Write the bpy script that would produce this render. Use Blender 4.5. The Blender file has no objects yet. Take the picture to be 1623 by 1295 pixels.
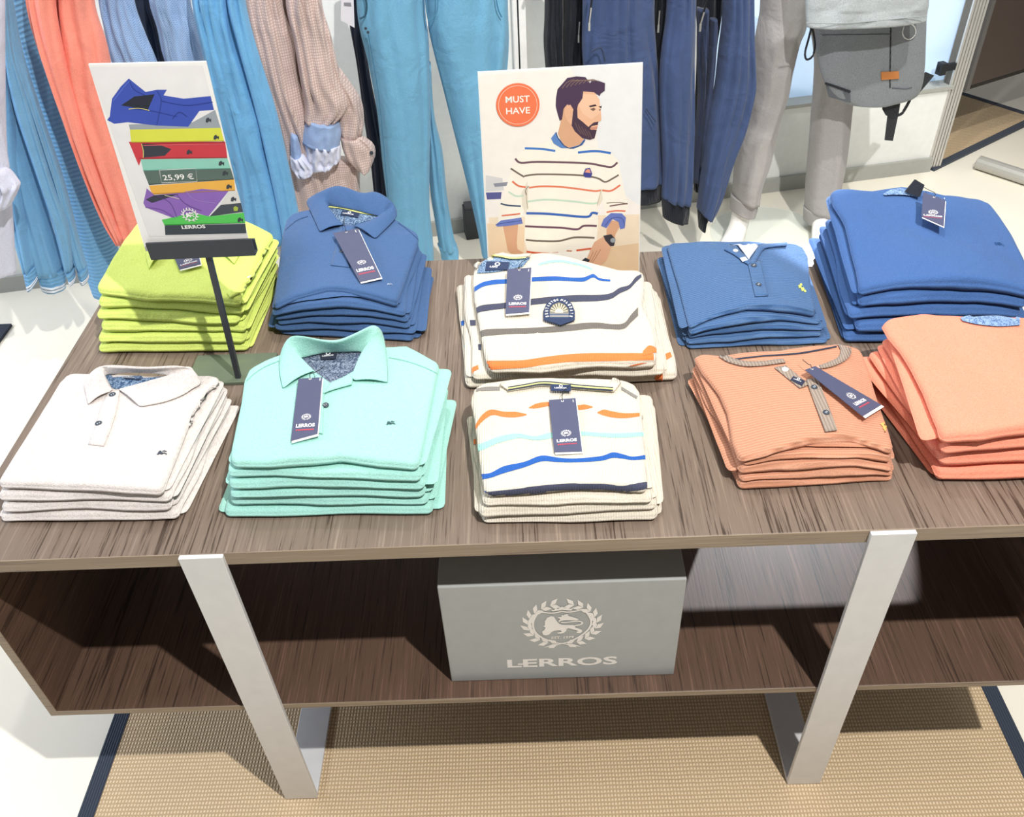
import bpy, bmesh, math, random
from mathutils import Vector, Matrix, noise as mnoise
from mathutils.bvhtree import BVHTree
from mathutils.geometry import tessellate_polygon

SC = bpy.context.scene
COL = SC.collection
# ------------------------------------------------------------------ camera
IW, IH = 1623.0, 1295.0
F_PX = 1395.61
CAM = Vector((0.48132, -0.83153, 1.72178))
YAW, PITCH, ROLL = -0.0256, 0.71122, -0.05477
_fw = Vector((math.sin(YAW)*math.cos(PITCH), math.cos(YAW)*math.cos(PITCH), -math.sin(PITCH)))
_r0 = Vector((math.cos(YAW), -math.sin(YAW), 0)); _u0 = _r0.cross(_fw)
_r = _r0*math.cos(ROLL) + _u0*math.sin(ROLL); _u = -_r0*math.sin(ROLL) + _u0*math.cos(ROLL)
cd = bpy.data.cameras.new('camera'); cam = bpy.data.objects.new('camera', cd); COL.objects.link(cam)
cd.sensor_fit = 'HORIZONTAL'; cd.sensor_width = 36.0; cd.lens = F_PX/IW*36.0; cd.clip_start = 0.02
cam.matrix_world = Matrix(((_r.x, _u.x, -_fw.x, CAM.x), (_r.y, _u.y, -_fw.y, CAM.y), (_r.z, _u.z, -_fw.z, CAM.z), (0, 0, 0, 1)))
SC.camera = cam
# ------------------------------------------------------------------ world, lamps, exposure
SC.view_settings.view_transform = 'Standard'; SC.view_settings.look = 'None'
SC.view_settings.exposure = -0.3; SC.view_settings.gamma = 1.0; SC.view_settings.use_curve_mapping = False
w = bpy.data.worlds.new('shop_light'); SC.world = w; w.use_nodes = True
bg = w.node_tree.nodes['Background']; bg.inputs[0].default_value = (1.0, 0.985, 0.96, 1); bg.inputs[1].default_value = 0.26
def lamp(name, kind, loc, target, energy, color, **k):
    l = bpy.data.lights.new(name, kind); o = bpy.data.objects.new(name, l); COL.objects.link(o)
    l.energy = energy; l.color = color
    for a, v in k.items(): setattr(l, a, v)
    o.location = loc
    o.rotation_euler = (Vector(target)-Vector(loc)).to_track_quat('-Z', 'Y').to_euler()
    return o
lamp('ceiling_spot', 'SPOT', (1.28, -0.93, 3.45), (0.45, 0.35, 0.4), 540, (1.0, 0.975, 0.94), spot_size=math.radians(95), spot_blend=0.5, shadow_soft_size=0.03)
lamp('ceiling_panel', 'AREA', (0.3, 0.7, 3.3), (0.3, 0.7, 0), 36, (1.0, 0.97, 0.93), shape='RECTANGLE', size=3.0, size_y=2.0)
lamp('window_light', 'AREA', (-3.2, 0.4, 2.4), (0.0, 0.4, 0.5), 105, (0.76, 0.85, 1.0), shape='RECTANGLE', size=1.6, size_y=1.6)
lamp('display_spot', 'SPOT', (1.75, 2.38, 1.72), (0.93, 0.42, 0.36), 760, (0.86, 0.93, 1.0), spot_size=math.radians(15), spot_blend=0.12, shadow_soft_size=0.012)
lamp('floor_spot', 'SPOT', (1.7, 0.7, 3.3), (1.6, 2.05, 0), 260, (1.0, 0.98, 0.92), spot_size=math.radians(52), spot_blend=0.7, shadow_soft_size=0.04)
lamp('wall_spot', 'SPOT', (0.6, 0.9, 3.4), (0.6, 2.0, 0.5), 130, (1.0, 0.97, 0.92), spot_size=math.radians(100), spot_blend=0.7, shadow_soft_size=0.05)

# ------------------------------------------------------------------ helpers
def ray(px, py): return _r*((px-IW/2)/F_PX) - _u*((py-IH/2)/F_PX) + _fw
def at_z(px, py, z): d = ray(px, py); return CAM + d*((z-CAM.z)/d.z)
def at_y(px, py, y): d = ray(px, py); return CAM + d*((y-CAM.y)/d.y)
def on_plane(px, py, o, n): d = ray(px, py); return CAM + d*((o-CAM).dot(n)/d.dot(n))
WN = Vector((0.178, -1, 0)).normalized()          # back wall faces the room along WN
WT = Vector((1, 0.178, 0)).normalized()
def at_wall(px, py, off): return on_plane(px, py, Vector((0, 2.2-off, 0)), WN)
def lin(c):
    c = c.lstrip('#'); v = [int(c[i:i+2], 16)/255 for i in (0, 2, 4)]
    return tuple((x/12.92 if x <= .04045 else ((x+.055)/1.055)**2.4) for x in v) + (1,)
def smooth01(t): t = max(0., min(1., t)); return t*t*(3-2*t)
def lerp(a, b, t): return a + (b-a)*t

WLOC = {}
def wloc(o): return WLOC.get(o.name, Vector((0, 0, 0))) if o else Vector((0, 0, 0))
def tag(o, label=None, cat=None, group=None, kind=None):
    for k, v in (('label', label), ('category', cat), ('group', group), ('kind', kind)):
        if v: o[k] = v
    return o
def thing(name, label, cat, loc, group=None):
    o = bpy.data.objects.new(name, None); COL.objects.link(o); o.empty_display_size = .05
    o.location = loc; WLOC[o.name] = Vector(loc)
    return tag(o, label, cat, group)
def mesh_obj(name, verts, faces, mat, parent=None, smooth=True, midx=None, sub=0, solid=0, base=None, uv=None, bevel=0):
    """one mesh object from world-space verts; a top-level mesh gets its origin at its own base"""
    if base is None:
        if parent: base = wloc(parent)
        else:
            n = len(verts); base = Vector((sum(v[0] for v in verts)/n, sum(v[1] for v in verts)/n, min(v[2] for v in verts)))
    me = bpy.data.meshes.new(name)
    me.from_pydata([tuple(Vector(v)-base) for v in verts], [], faces)
    mats = mat if isinstance(mat, (list, tuple)) else [mat]
    for m in mats: me.materials.append(m)
    if midx:
        for p, i in zip(me.polygons, midx): p.material_index = i
    if uv:
        ul = me.uv_layers.new(name='UVMap')
        for lp in me.loops: ul.data[lp.index].uv = uv[lp.vertex_index]
    if smooth:
        for p in me.polygons: p.use_smooth = True
    me.update()
    o = bpy.data.objects.new(name, me); COL.objects.link(o)
    if parent: o.parent = parent
    else: o.location = base
    WLOC[o.name] = base
    if bevel:
        b = o.modifiers.new('bevel', 'BEVEL'); b.width = bevel; b.segments = 2; b.limit_method = 'ANGLE'; b.angle_limit = .6
    if solid:
        s = o.modifiers.new('solid', 'SOLIDIFY'); s.thickness = abs(solid); s.offset = 1 if solid > 0 else -1
    if sub:
        s = o.modifiers.new('sub', 'SUBSURF'); s.levels = s.render_levels = sub
    return o
class MB:
    def __init__(s): s.v = []; s.f = []; s.m = []
    def add(s, vs, fs, mi=0):
        b = len(s.v); s.v += [Vector(x) for x in vs]; s.f += [tuple(i+b for i in f) for f in fs]; s.m += [mi]*len(fs); return s
    def box(s, lo, hi, ax=None, o=None, mi=0):
        vs = [Vector((x, y, z)) for z in (lo[2], hi[2]) for y in (lo[1], hi[1]) for x in (lo[0], hi[0])]
        if ax: vs = [o + ax[0]*v.x + ax[1]*v.y + ax[2]*v.z for v in vs]
        return s.add(vs, [(0, 2, 3, 1), (4, 5, 7, 6), (0, 1, 5, 4), (1, 3, 7, 5), (3, 2, 6, 7), (2, 0, 4, 6)], mi)
    def tube(s, pts, r, n=8, mi=0, up=None):
        pts = [Vector(p) for p in pts]; rr = r if isinstance(r, (list, tuple)) else [r]*len(pts); vs = []
        for i, p in enumerate(pts):
            t = (pts[min(i+1, len(pts)-1)]-pts[max(i-1, 0)]).normalized()
            a = Vector((0, 0, 1)) if abs(t.z) < .9 else Vector((1, 0, 0))
            a = t.cross(a).normalized(); b = t.cross(a)
            for k in range(n):
                q = 2*math.pi*k/n; vs.append(p + (a*math.cos(q)+b*math.sin(q))*rr[i])
        fs = [(i*n+k, i*n+(k+1) % n, (i+1)*n+(k+1) % n, (i+1)*n+k) for i in range(len(pts)-1) for k in range(n)]
        fs += [tuple(reversed(range(n))), tuple(range((len(pts)-1)*n, len(pts)*n))]
        return s.add(vs, fs, mi)
    def prism(s, poly, d, mi=0):
        """poly: world points of a planar outline, d: thickness vector"""
        n = len(poly); poly = [Vector(p) for p in poly]; d = Vector(d)
        tr = tessellate_polygon([poly])
        fs = [tuple(t) for t in tr] + [tuple(n+i for i in reversed(t)) for t in tr] + [(i, (i+1) % n, n+(i+1) % n, n+i) for i in range(n)]
        return s.add(poly+[p+d for p in poly], fs, mi)
    def obj(s, name, mat, parent=None, smooth=False, **k):
        o = mesh_obj(name, s.v, s.f, mat, parent, smooth, midx=s.m if isinstance(mat, (list, tuple)) else None, **k)
        bm = bmesh.new(); bm.from_mesh(o.data); bmesh.ops.recalc_face_normals(bm, faces=bm.faces); bm.to_mesh(o.data); bm.free()
        return o
def catmull(pts, n):
    """n samples along a Catmull-Rom curve through tuples / vectors"""
    P = [tuple(p) for p in pts]; m = len(P)-1; out = []
    for i in range(n):
        t = i/(n-1)*m; k = min(int(t), m-1); t -= k
        a, b, c, d = P[max(k-1, 0)], P[k], P[k+1], P[min(k+2, m)]
        out.append(tuple(.5*(2*b[j]+(c[j]-a[j])*t+(2*a[j]-5*b[j]+4*c[j]-d[j])*t*t+(3*b[j]-a[j]-3*c[j]+d[j])*t**3) for j in range(len(b))))
    return out
def polyline(pts, n):
    """n samples by arc length along straight segments"""
    P = [Vector(p) for p in pts]; L = [0]
    for a, b in zip(P, P[1:]): L.append(L[-1]+(b-a).length)
    out = []
    for i in range(n):
        s = L[-1]*i/(n-1); k = 0
        while k < len(L)-2 and L[k+1] < s: k += 1
        out.append(P[k].lerp(P[k+1], (s-L[k])/max(1e-9, L[k+1]-L[k])))
    return out
class Pline:
    def __init__(s, pts):
        s.P = [Vector(p) for p in pts]; s.L = [0]
        for a, b in zip(s.P, s.P[1:]): s.L.append(s.L[-1]+(b-a).length)
    def __call__(s, t):
        q = max(0, min(1, t))*s.L[-1]; k = 0
        while k < len(s.L)-2 and s.L[k+1] < q: k += 1
        return s.P[k].lerp(s.P[k+1], (q-s.L[k])/max(1e-9, s.L[k+1]-s.L[k]))

# ------------------------------------------------------------------ materials
MATS = {}
class NT:
    def __init__(s, name, rough=.8, spec=.3, metal=0):
        s.m = bpy.data.materials.new(name); s.m.use_nodes = True; s.t = s.m.node_tree; s.n = s.t.nodes
        s.b = s.n['Principled BSDF']; s.b.inputs['Roughness'].default_value = rough
        s.b.inputs['Specular IOR Level'].default_value = spec; s.b.inputs['Metallic'].default_value = metal
    def node(s, t, **k):
        n = s.n.new(t)
        for a, v in k.items():
            if isinstance(a, str) and a in n.inputs.keys(): n.inputs[a].default_value = v
            else: setattr(n, a, v)
        return n
    def link(s, a, b): s.t.links.new(a, b)
    def coord(s, scale=(1, 1, 1), rot=(0, 0, 0), src='Object'):
        tc = s.node('ShaderNodeTexCoord'); mp = s.node('ShaderNodeMapping'); s.link(tc.outputs[src], mp.inputs[0])
        mp.inputs['Scale'].default_value = scale; mp.inputs['Rotation'].default_value = rot; return mp.outputs[0]
    def noise(s, vec, scale, detail=2, rough=.5, dist=0):
        n = s.node('ShaderNodeTexNoise'); s.link(vec, n.inputs['Vector']); n.inputs['Scale'].default_value = scale
        n.inputs['Detail'].default_value = detail; n.inputs['Roughness'].default_value = rough; n.inputs['Distortion'].default_value = dist
        return n.outputs['Fac']
    def wave(s, vec, scale, d='X', dist=0, prof='SIN'):
        n = s.node('ShaderNodeTexWave', wave_type='BANDS', bands_direction=d, wave_profile=prof); s.link(vec, n.inputs['Vector'])
        n.inputs['Scale'].default_value = scale; n.inputs['Distortion'].default_value = dist; n.inputs['Detail'].default_value = 1
        return n.outputs['Fac']
    def ramp(s, fac, stops, interp='LINEAR'):
        r = s.node('ShaderNodeValToRGB'); s.link(fac, r.inputs[0]); cr = r.color_ramp; cr.interpolation = interp
        while len(cr.elements) < len(stops): cr.elements.new(.5)
        for e, (p, c) in zip(cr.elements, stops): e.position = p; e.color = c if not isinstance(c, str) else lin(c)
        return r.outputs[0]
    def mix(s, fac, a, b, mode='MIX'):
        n = s.node('ShaderNodeMix', data_type='RGBA', blend_type=mode)
        for sock, v in ((n.inputs[0], fac), (n.inputs[6], a), (n.inputs[7], b)):
            if hasattr(v, 'is_output') or hasattr(v, 'links'): s.link(v, sock)
            else: sock.default_value = v
        return n.outputs[2]
    def math(s, op, a, b=0):
        n = s.node('ShaderNodeMath', operation=op)
        for sock, v in ((n.inputs[0], a), (n.inputs[1], b)):
            if hasattr(v, 'links'): s.link(v, sock)
            else: sock.default_value = v
        return n.outputs[0]
    def color(s, c):
        if isinstance(c, str): c = lin(c)
        if hasattr(c, 'links'): s.link(c, s.b.inputs['Base Color'])
        else: s.b.inputs['Base Color'].default_value = c
    def bump(s, h, strength=.3, dist=.001):
        n = s.node('ShaderNodeBump'); s.link(h, n.inputs['Height']); n.inputs['Strength'].default_value = strength; n.inputs['Distance'].default_value = dist
        s.link(n.outputs[0], s.b.inputs['Normal'])
def plain(hexc, rough=.7, spec=.3, metal=0, name=None):
    key = ('plain', hexc, rough, metal)
    if key not in MATS:
        t = NT(name or 'paint', rough, spec, metal); v = t.noise(t.coord(), 40, 3)
        c = Vector(lin(hexc)[:3]); t.color(t.ramp(v, [(.3, tuple(c*.95)+(1,)), (.7, tuple(c)+(1,))])); MATS[key] = t.m
    return MATS[key]
def fabric(hexc, pattern=None, hex2=None, wrinkle=.35, name='cotton'):
    key = ('fab', hexc, pattern, hex2, wrinkle)
    if key in MATS: return MATS[key]
    t = NT(name+'_fabric', .88, .12); v = t.coord()
    c = Vector(lin(hexc)[:3]); c2 = Vector(lin(hex2)[:3]) if hex2 else c*.72
    fine = t.noise(v, 520, 1); big = t.noise(v, 9, 3, .55, .6)
    base = t.ramp(fine, [(.3, tuple(c*.86)+(1,)), (.7, tuple(c*1.04)+(1,))])
    h = t.math('ADD', t.math('MULTIPLY', fine, .0016), t.math('MULTIPLY', big, .016*wrinkle/.35))
    if pattern == 'rib_y':      # fine ribs running across, repeating along y
        wv = t.wave(v, 58, 'Y', .6); base = t.mix(wv, tuple(c2)+(1,), base); h = t.math('ADD', h, t.math('MULTIPLY', wv, .0016))
    elif pattern == 'rib_z':
        wv = t.wave(v, 24, 'Z', .8); base = t.mix(wv, tuple(c2)+(1,), base); h = t.math('ADD', h, t.math('MULTIPLY', wv, .003))
    elif pattern == 'rib_x':
        wv = t.wave(v, 60, 'X', .3); base = t.mix(wv, tuple(c2)+(1,), base); h = t.math('ADD', h, t.math('MULTIPLY', wv, .003))
    elif pattern == 'check':
        a = t.wave(v, 52, 'X', .3); b = t.wave(v, 40, 'Z', .3); q = t.math('MULTIPLY', a, b)
        base = t.mix(t.math('MULTIPLY', t.math('MAXIMUM', t.math('POWER', a, 3.), t.math('POWER', b, 3.)), .75), base, tuple(c2)+(1,))
    elif pattern == 'dobby':
        a = t.wave(t.coord(rot=(0, .9, 0)), 70, 'X', .3); b = t.wave(t.coord(rot=(0, -.9, 0)), 70, 'X', .3)
        base = t.mix(t.math('MULTIPLY', a, b), base, tuple(c2)+(1,))
    elif pattern == 'lining':   # all-over squiggle print of the inside yoke
        n1 = t.noise(v, 110, 1, .5, 2.2)
        base = t.ramp(n1, [(.40, tuple(c)+(1,)), (.46, tuple(c2)+(1,)), (.50, tuple(c2)+(1,)), (.56, tuple(c)+(1,))])
    elif pattern == 'knit':
        a = t.wave(v, 85, 'X', .2); b = t.wave(v, 70, 'Y', .2); base = t.mix(t.math('MULTIPLY', a, b), base, tuple(c*.86)+(1,)); h = t.math('ADD', h, t.math('MULTIPLY', a, .0016))
    elif pattern == 'melange':
        n1 = t.noise(t.coord((1, .35, 1)), 420, 2); base = t.ramp(n1, [(.35, tuple(c2)+(1,)), (.62, tuple(c)+(1,))])
    t.color(base); t.bump(h, .55, 1.0)
    t.b.inputs['Sheen Weight'].default_value = .12; t.b.inputs['Sheen Roughness'].default_value = .5
    MATS[key] = t.m; return t.m
def wood(name, dark, mid, light, rough=.45, alongx=False, vertical=False):
    t = NT(name, rough, .35)
    sc = (2.4, 110, 110) if alongx else ((60, 60, 1.8) if vertical else (110, 2.6, 110))
    v = t.coord(sc, (0, 0, .045 if not alongx else 0)); v2 = t.coord(tuple(max(1., x*.22) for x in sc))
    a = t.noise(v, 2.6, 5, .62, .25); b = t.noise(v2, 1.2, 2, .5, .4)
    f = t.math('ADD', t.math('MULTIPLY', a, .72), t.math('MULTIPLY', b, .28))
    t.color(t.ramp(f, [(.38, dark), (.46, mid), (.54, mid), (.66, light)])); t.bump(a, .25, .0012)
    return t.m
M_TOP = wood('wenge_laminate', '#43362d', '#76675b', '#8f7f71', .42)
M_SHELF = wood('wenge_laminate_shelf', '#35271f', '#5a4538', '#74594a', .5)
M_EDGE = wood('wenge_edge_band', '#7a6a5e', '#94836f', '#a89883', .5, alongx=True)
M_STEEL = plain('#dcdcdc', .5, .5, .25, 'brushed_steel')
M_CARD = plain('#50546e', .5, .3, 0, 'navy_card')
M_WHITE = plain('#f4f2ee', .6, .3, 0, 'white_paint')
M_BLACK = plain('#26282c', .5, .3, 0, 'black_paint')
M_BOX = plain('#a9aba9', .55, .3, 0, 'grey_board')
M_BOXTOP = M_BOX
def rug_mat():
    t = NT('sisal_weave', .95, .1); v = t.coord()
    a = t.wave(v, 48, 'X', .5); b = t.wave(v, 38, 'Y', .9); q = t.math('MULTIPLY', t.math('POWER', a, .6), t.math('POWER', b, .6))
    n = t.noise(v, 130, 3, .6); big = t.noise(v, 4, 2)
    base = t.ramp(q, [(.1, '#b09876'), (.5, '#e6cca8'), (.9, '#f4e0c0')])
    base = t.mix(t.math('MULTIPLY', n, .45), base, lin('#d0b490')); base = t.mix(t.math('MULTIPLY', big, .25), base, lin('#e4cca8'))
    t.color(base); t.bump(t.math('ADD', q, t.math('MULTIPLY', n, .5)), .7, .004); return t.m
M_RUG = rug_mat()
M_RUGB = fabric('#444c5a', 'rib_x', '#333a47', .1, 'rug_border')
def floor_mat():
    t = NT('polished_floor', .28, .35); v = t.coord()
    n = t.noise(v, 1.3, 3, .55); m = t.noise(v, 14, 3, .6)
    t.color(t.mix(t.math('MULTIPLY', m, .3), t.ramp(n, [(.3, '#f3ecdb'), (.7, '#f9f4e6')]), lin('#efe6d3'))); return t.m
M_FLOOR = floor_mat()
M_WALL = plain('#e9ebe8', .7, .3, 0, 'wall_paint')
M_BASE = plain('#a9aaa4', .6, .3, 0, 'baseboard_paint')
# ------------------------------------------------------------------ flat print on panels
_txt = {}
def text_mesh(s, bold=0.0, spacing=1.0):
    key = (s, bold, spacing)
    if key not in _txt:
        c = bpy.data.curves.new('lettering', 'FONT'); c.body = s; c.size = 1; c.align_x = 'CENTER'; c.align_y = 'CENTER'
        c.offset = bold; c.space_character = spacing; c.resolution_u = 3
        o = bpy.data.objects.new('lettering', c); me = bpy.data.meshes.new_from_object(o)
        v = [tuple(p.co) for p in me.vertices]; f = [tuple(p.vertices) for p in me.polygons]
        xs = [p[0] for p in v]; ys = [p[1] for p in v]; cx, cy = (min(xs)+max(xs))/2, (min(ys)+max(ys))/2
        W_, H_ = max(xs)-min(xs), max(ys)-min(ys)
        _txt[key] = ([((p[0]-cx)/W_, (p[1]-cy)/H_) for p in v], f)      # unit box
        bpy.data.objects.remove(o); bpy.data.curves.remove(c); bpy.data.meshes.remove(me)
    return _txt[key]
class Art:
    """flat print: coloured shapes laid on a panel; o origin, ex/ey in-plane unit vectors, n outward"""
    def __init__(s, o, ex, ey, lift=.0006, step=.000014):
        s.o = Vector(o); s.ex = Vector(ex).normalized(); s.n = s.ex.cross(Vector(ey)).normalized(); s.ey = s.n.cross(s.ex)
        s.z = lift; s.step = step; s.v = []; s.f = []; s.m = []; s.mats = []
    def loc(s, px, py):
        p = on_plane(px, py, s.o, s.n)-s.o; return (p.dot(s.ex), p.dot(s.ey))
    def mi(s, col):
        m = col if not isinstance(col, str) else plain(col, .55, .3)
        if m not in s.mats: s.mats.append(m)
        return s.mats.index(m)
    def raw(s, pts2, faces, col):
        s.z += s.step; b = len(s.v)
        s.v += [s.o + s.ex*x + s.ey*y + s.n*s.z for x, y in pts2]
        for f in faces:
            a = [Vector(pts2[i]).to_3d() for i in f[:3]]
            if (a[1]-a[0]).cross(a[2]-a[0]).z < 0: f = tuple(reversed(f))
            s.f.append(tuple(i+b for i in f)); s.m.append(s.mi(col))
    def poly(s, pts2, col):
        t = tessellate_polygon([[Vector((x, y, 0)) for x, y in pts2]]); s.raw(pts2, [tuple(q) for q in t], col)
    def line(s, pts2, wd, col, n=0):
        P = [Vector(p) for p in (catmull(pts2, n) if n else pts2)]; vs = []
        for i, p in enumerate(P):
            t = (P[min(i+1, len(P)-1)]-P[max(i-1, 0)]); t = t.normalized() if t.length > 0 else Vector((1, 0)); q = Vector((-t.y, t.x))*wd/2
            vs += [tuple(p+q), tuple(p-q)]
        s.raw(vs, [(2*i, 2*i+1, 2*i+3, 2*i+2) for i in range(len(P)-1)], col)
    def disc(s, c, r, col, n=36, r2=None):
        if r2 is None: s.poly([(c[0]+r*math.cos(6.28319*k/n), c[1]+r*math.sin(6.28319*k/n)) for k in range(n)], col)
        else: s.line([(c[0]+(r+r2)/2*math.cos(6.28319*k/n), c[1]+(r+r2)/2*math.sin(6.28319*k/n)) for k in range(n+1)], abs(r-r2), col)
    def text(s, txt, c, wd, ht, col, bold=.0, spacing=1.0, rot=0):
        v, f = text_mesh(txt, bold, spacing); ca, sa = math.cos(rot), math.sin(rot)
        s.raw([(c[0]+x*wd*ca-y*ht*sa, c[1]+x*wd*sa+y*ht*ca) for x, y in v], f, col)
    def obj(s, name, parent): return mesh_obj(name, s.v, s.f, s.mats, parent, smooth=False, midx=s.m)
LION = [(415,395),(450,405),(470,440),(490,480),(520,520),(560,545),(640,550),(720,555),(745,575),(740,595),(790,615),(835,640),(840,675),(815,695),(770,690),(755,670),(790,660),(745,640),(690,620),(650,605),(625,620),(620,650),(590,680),(545,695),(500,690),(495,675),(545,665),(560,650),(530,635),(450,640),(410,670),(385,700),(345,715),(300,705),(285,650),(320,620),(335,580),(300,560),(325,545),(330,500),(325,480),(345,450),(360,420)]
FLAG = [(500,420),(560,410),(555,385),(590,390),(600,375),(640,370),(650,400),(700,420),(750,440),(795,465),(760,480),(680,475),(600,470),(550,480),(520,500),(515,480),(540,450)]
TAIL = [(735,565),(800,555),(838,535),(830,505),(770,492),(680,500),(600,508),(550,505)]
SHIELD = [(252,320),(190,420),(165,520),(185,640),(270,740),(400,815),(565,862),(730,800),(870,700),(945,600),(962,500),(925,400),(850,300)]
def crest(a, c, S, col, full=True):
    """wreath, shield and striding lion; c centre, S half width"""
    k = S/600.
    vk = k*(1.38 if full else 1.2)      # the traced heights were foreshortened
    T = lambda x, y: (c[0]+(x-565)*k, c[1]-(y-560)*vk)
    L = lambda pts: [T(*p) for p in pts]
    for sgn in (-1, 1):
        N = 10 if full else 7
        for i in range(N):
            th = math.radians(-82+i*(152./(N-1))); x0, y0 = 565+sgn*470*math.cos(th), 545-335*math.sin(th)
            tx, ty = -sgn*math.sin(th)*470, -math.cos(th)*335; ln = math.hypot(tx, ty); tx /= ln; ty /= ln
            ox, oy = (ty, -tx) if sgn < 0 else (-ty, tx)
            if (x0+ox-565)**2+(y0+oy-545)**2 < (x0-565)**2+(y0-545)**2: ox, oy = -ox, -oy
            le = 150 if full else 190
            for dd in ((1, .95) if full else (1,)) and ((.62,), (-.55,)):
                q = dd[0]; dx, dy = tx+ox*q, ty+oy*q; l2 = math.hypot(dx, dy); dx /= l2; dy /= l2; ex_, ey_ = -dy, dx
                wd = 34 if full else 40
                a.poly(L([(x0, y0), (x0+dx*le*.4+ex_*wd, y0+dy*le*.4+ey_*wd), (x0+dx*le, y0+dy*le), (x0+dx*le*.5-ex_*wd, y0+dy*le*.5-ey_*wd)]), col)
        a.poly(L([(565, 870), (565+sgn*130, 915), (565+sgn*270, 930), (565+sgn*150, 880)]), col)
    a.poly(L(LION), col)
    a.poly(L(FLAG), col); a.line(L(TAIL), 26*k, col, 14)
    if full:
        a.line(L([(252,320),(400,345),(500,340),(565,322),(640,340),(760,325),(850,300)]), 26*k, col, 20)
        a.line(L(SHIELD), 28*k, col, 48)
        a.poly(L([(432,322),(418,288),(455,300),(480,265),(510,285),(565,245),(610,280),(650,262),(672,292),(712,272),(690,318),(565,300)]), col)
        a.text('EST. 1979', T(570, 758), 310*k, 62*k, col, .02)
    else: a.line([(c[0]+400*k*math.cos(6.2832*i/24), c[1]+390*k*math.sin(6.2832*i/24)) for i in range(25)], 34*k, col)

# ------------------------------------------------------------------ setting
def structure(name, mb, mat): o = mb.obj(name, mat); return tag(o, kind='structure')
structure('floor', MB().box((-5, -4, -.05), (6, 7, 0)), M_FLOOR)
def wpt(x, z, off=0): return Vector((x, 2.2+.178*x, z)) + WN*off
wax = (WT, -WN, Vector((0, 0, 1)))
X2W = lambda x: x*math.sqrt(1+.178**2)
o_w = Vector((0, 2.2, 0))
structure('wall_back', MB().box((X2W(-4), 0, 0), (X2W(1.16), .14, 2.7), wax, o_w), M_WALL)
structure('wall_low', MB().box((X2W(1.16), 0, 0), (X2W(2.185), .10, .345), wax, o_w), M_WALL)
structure('trim_ledge', MB().box((X2W(1.16), -.012, .345), (X2W(2.19), .16, .358), wax, o_w), M_BASE)
structure('baseboard_back', MB().box((X2W(-4), -.014, 0), (X2W(1.16), 0, .06), wax, o_w), M_BASE)
structure('baseboard_low', MB().box((X2W(1.16), -.014, 0), (X2W(2.185), 0, .06), wax, o_w), M_BASE)
def pane_mat():
    t = NT('daylit_frosted_pane', .3, .3); v = t.coord(); n = t.noise(v, 2.2, 3, .5, .6)
    c = t.ramp(n, [(.35, '#9cc6f0'), (.55, '#bdd9f6'), (.7, '#e2effc')]); t.color('#c3d8ee'); t.link(c, t.b.inputs['Emission Color']); t.b.inputs['Emission Strength'].default_value = .5
    return t.m
win = structure('window_1', MB().box((X2W(1.16), .06, .358), (X2W(2.185), .07, 2.3), wax, o_w), pane_mat())
fr = MB().box((X2W(1.16), .03, .358), (X2W(1.19), .10, 2.3), wax, o_w)
mesh_obj('window_frame', fr.v, fr.f, M_WHITE, win, False)

# rugs
def rug(name, label, o, ex, ey, w_, d_, cat='rug'):
    ez = Vector((0, 0, 1)); t = thing(name, label, cat, o); B = .033
    MB().box((B, B, .0005), (w_-B, d_-B, .009), (ex, ey, ez), o).obj('woven_field', M_RUG, t)
    for lo, hi in (((0, 0), (w_, B)), ((0, d_-B), (w_, d_)), ((0, B), (B, d_-B)), ((w_-B, B), (w_, d_-B))):
        MB().box((lo[0], lo[1], .0005), (hi[0], hi[1], .0105), (ex, ey, ez), o).obj('border', M_RUGB, t)
    return t
X, Y, Z = Vector((1, 0, 0)), Vector((0, 1, 0)), Vector((0, 0, 1))
rug('sisal_rug', 'woven natural sisal rug with a dark blue border under the wooden display table', Vector((-.442, -.42, 0)), X, Y, 1.895, 1.55)
ru, rv = Vector((.815, .58, 0)).normalized(), Vector((-.58, .815, 0)).normalized()
rug('sisal_rug', 'tan sisal rug with black border behind the metal post at the right', Vector((2.205, 2.575, 0)), ru, rv, .81, .95)
rug('floor_mat', 'corner of a dark blue edged mat on the pale floor at the far left', Vector((-2.3, 1.06, 0)), Vector((1, 0, 0)), Vector((0, 1, 0)), .985, .65)

# display table
tb = thing('display_table', 'dark wenge display table with open lower shelf and flat steel leg loops', 'table', (-.382, 0, .01))
XL, XR, D, H, LX = -.382, 1.374, .785, .75, .9923
def bx(name, lo, hi, mat, parent=tb, bevel=.0012): return MB().box(lo, hi).obj(name, mat, parent, bevel=bevel)
top = bx('tabletop', (XL, .001, H-.025), (XR, D, H), M_TOP)
bx('edge_band', (XL, -.0005, H-.025), (XR, .001, H), M_EDGE, top, 0)
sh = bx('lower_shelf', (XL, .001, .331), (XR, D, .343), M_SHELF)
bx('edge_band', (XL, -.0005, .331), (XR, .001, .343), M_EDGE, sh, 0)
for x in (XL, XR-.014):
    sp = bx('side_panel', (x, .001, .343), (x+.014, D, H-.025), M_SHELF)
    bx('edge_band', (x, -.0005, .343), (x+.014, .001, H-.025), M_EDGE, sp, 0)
for x in (0, LX):
    h = .0323; m = MB()
    m.box((x-h, -.0085, .0105), (x+h, -.0005, H)); m.box((x-h, -.0005, .0105), (x+h, D, .0185)); m.box((x-h, D, .0105), (x+h, D+.008, H))
    lo = m.obj('leg_loop', M_STEEL, tb, bevel=.001)

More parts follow.
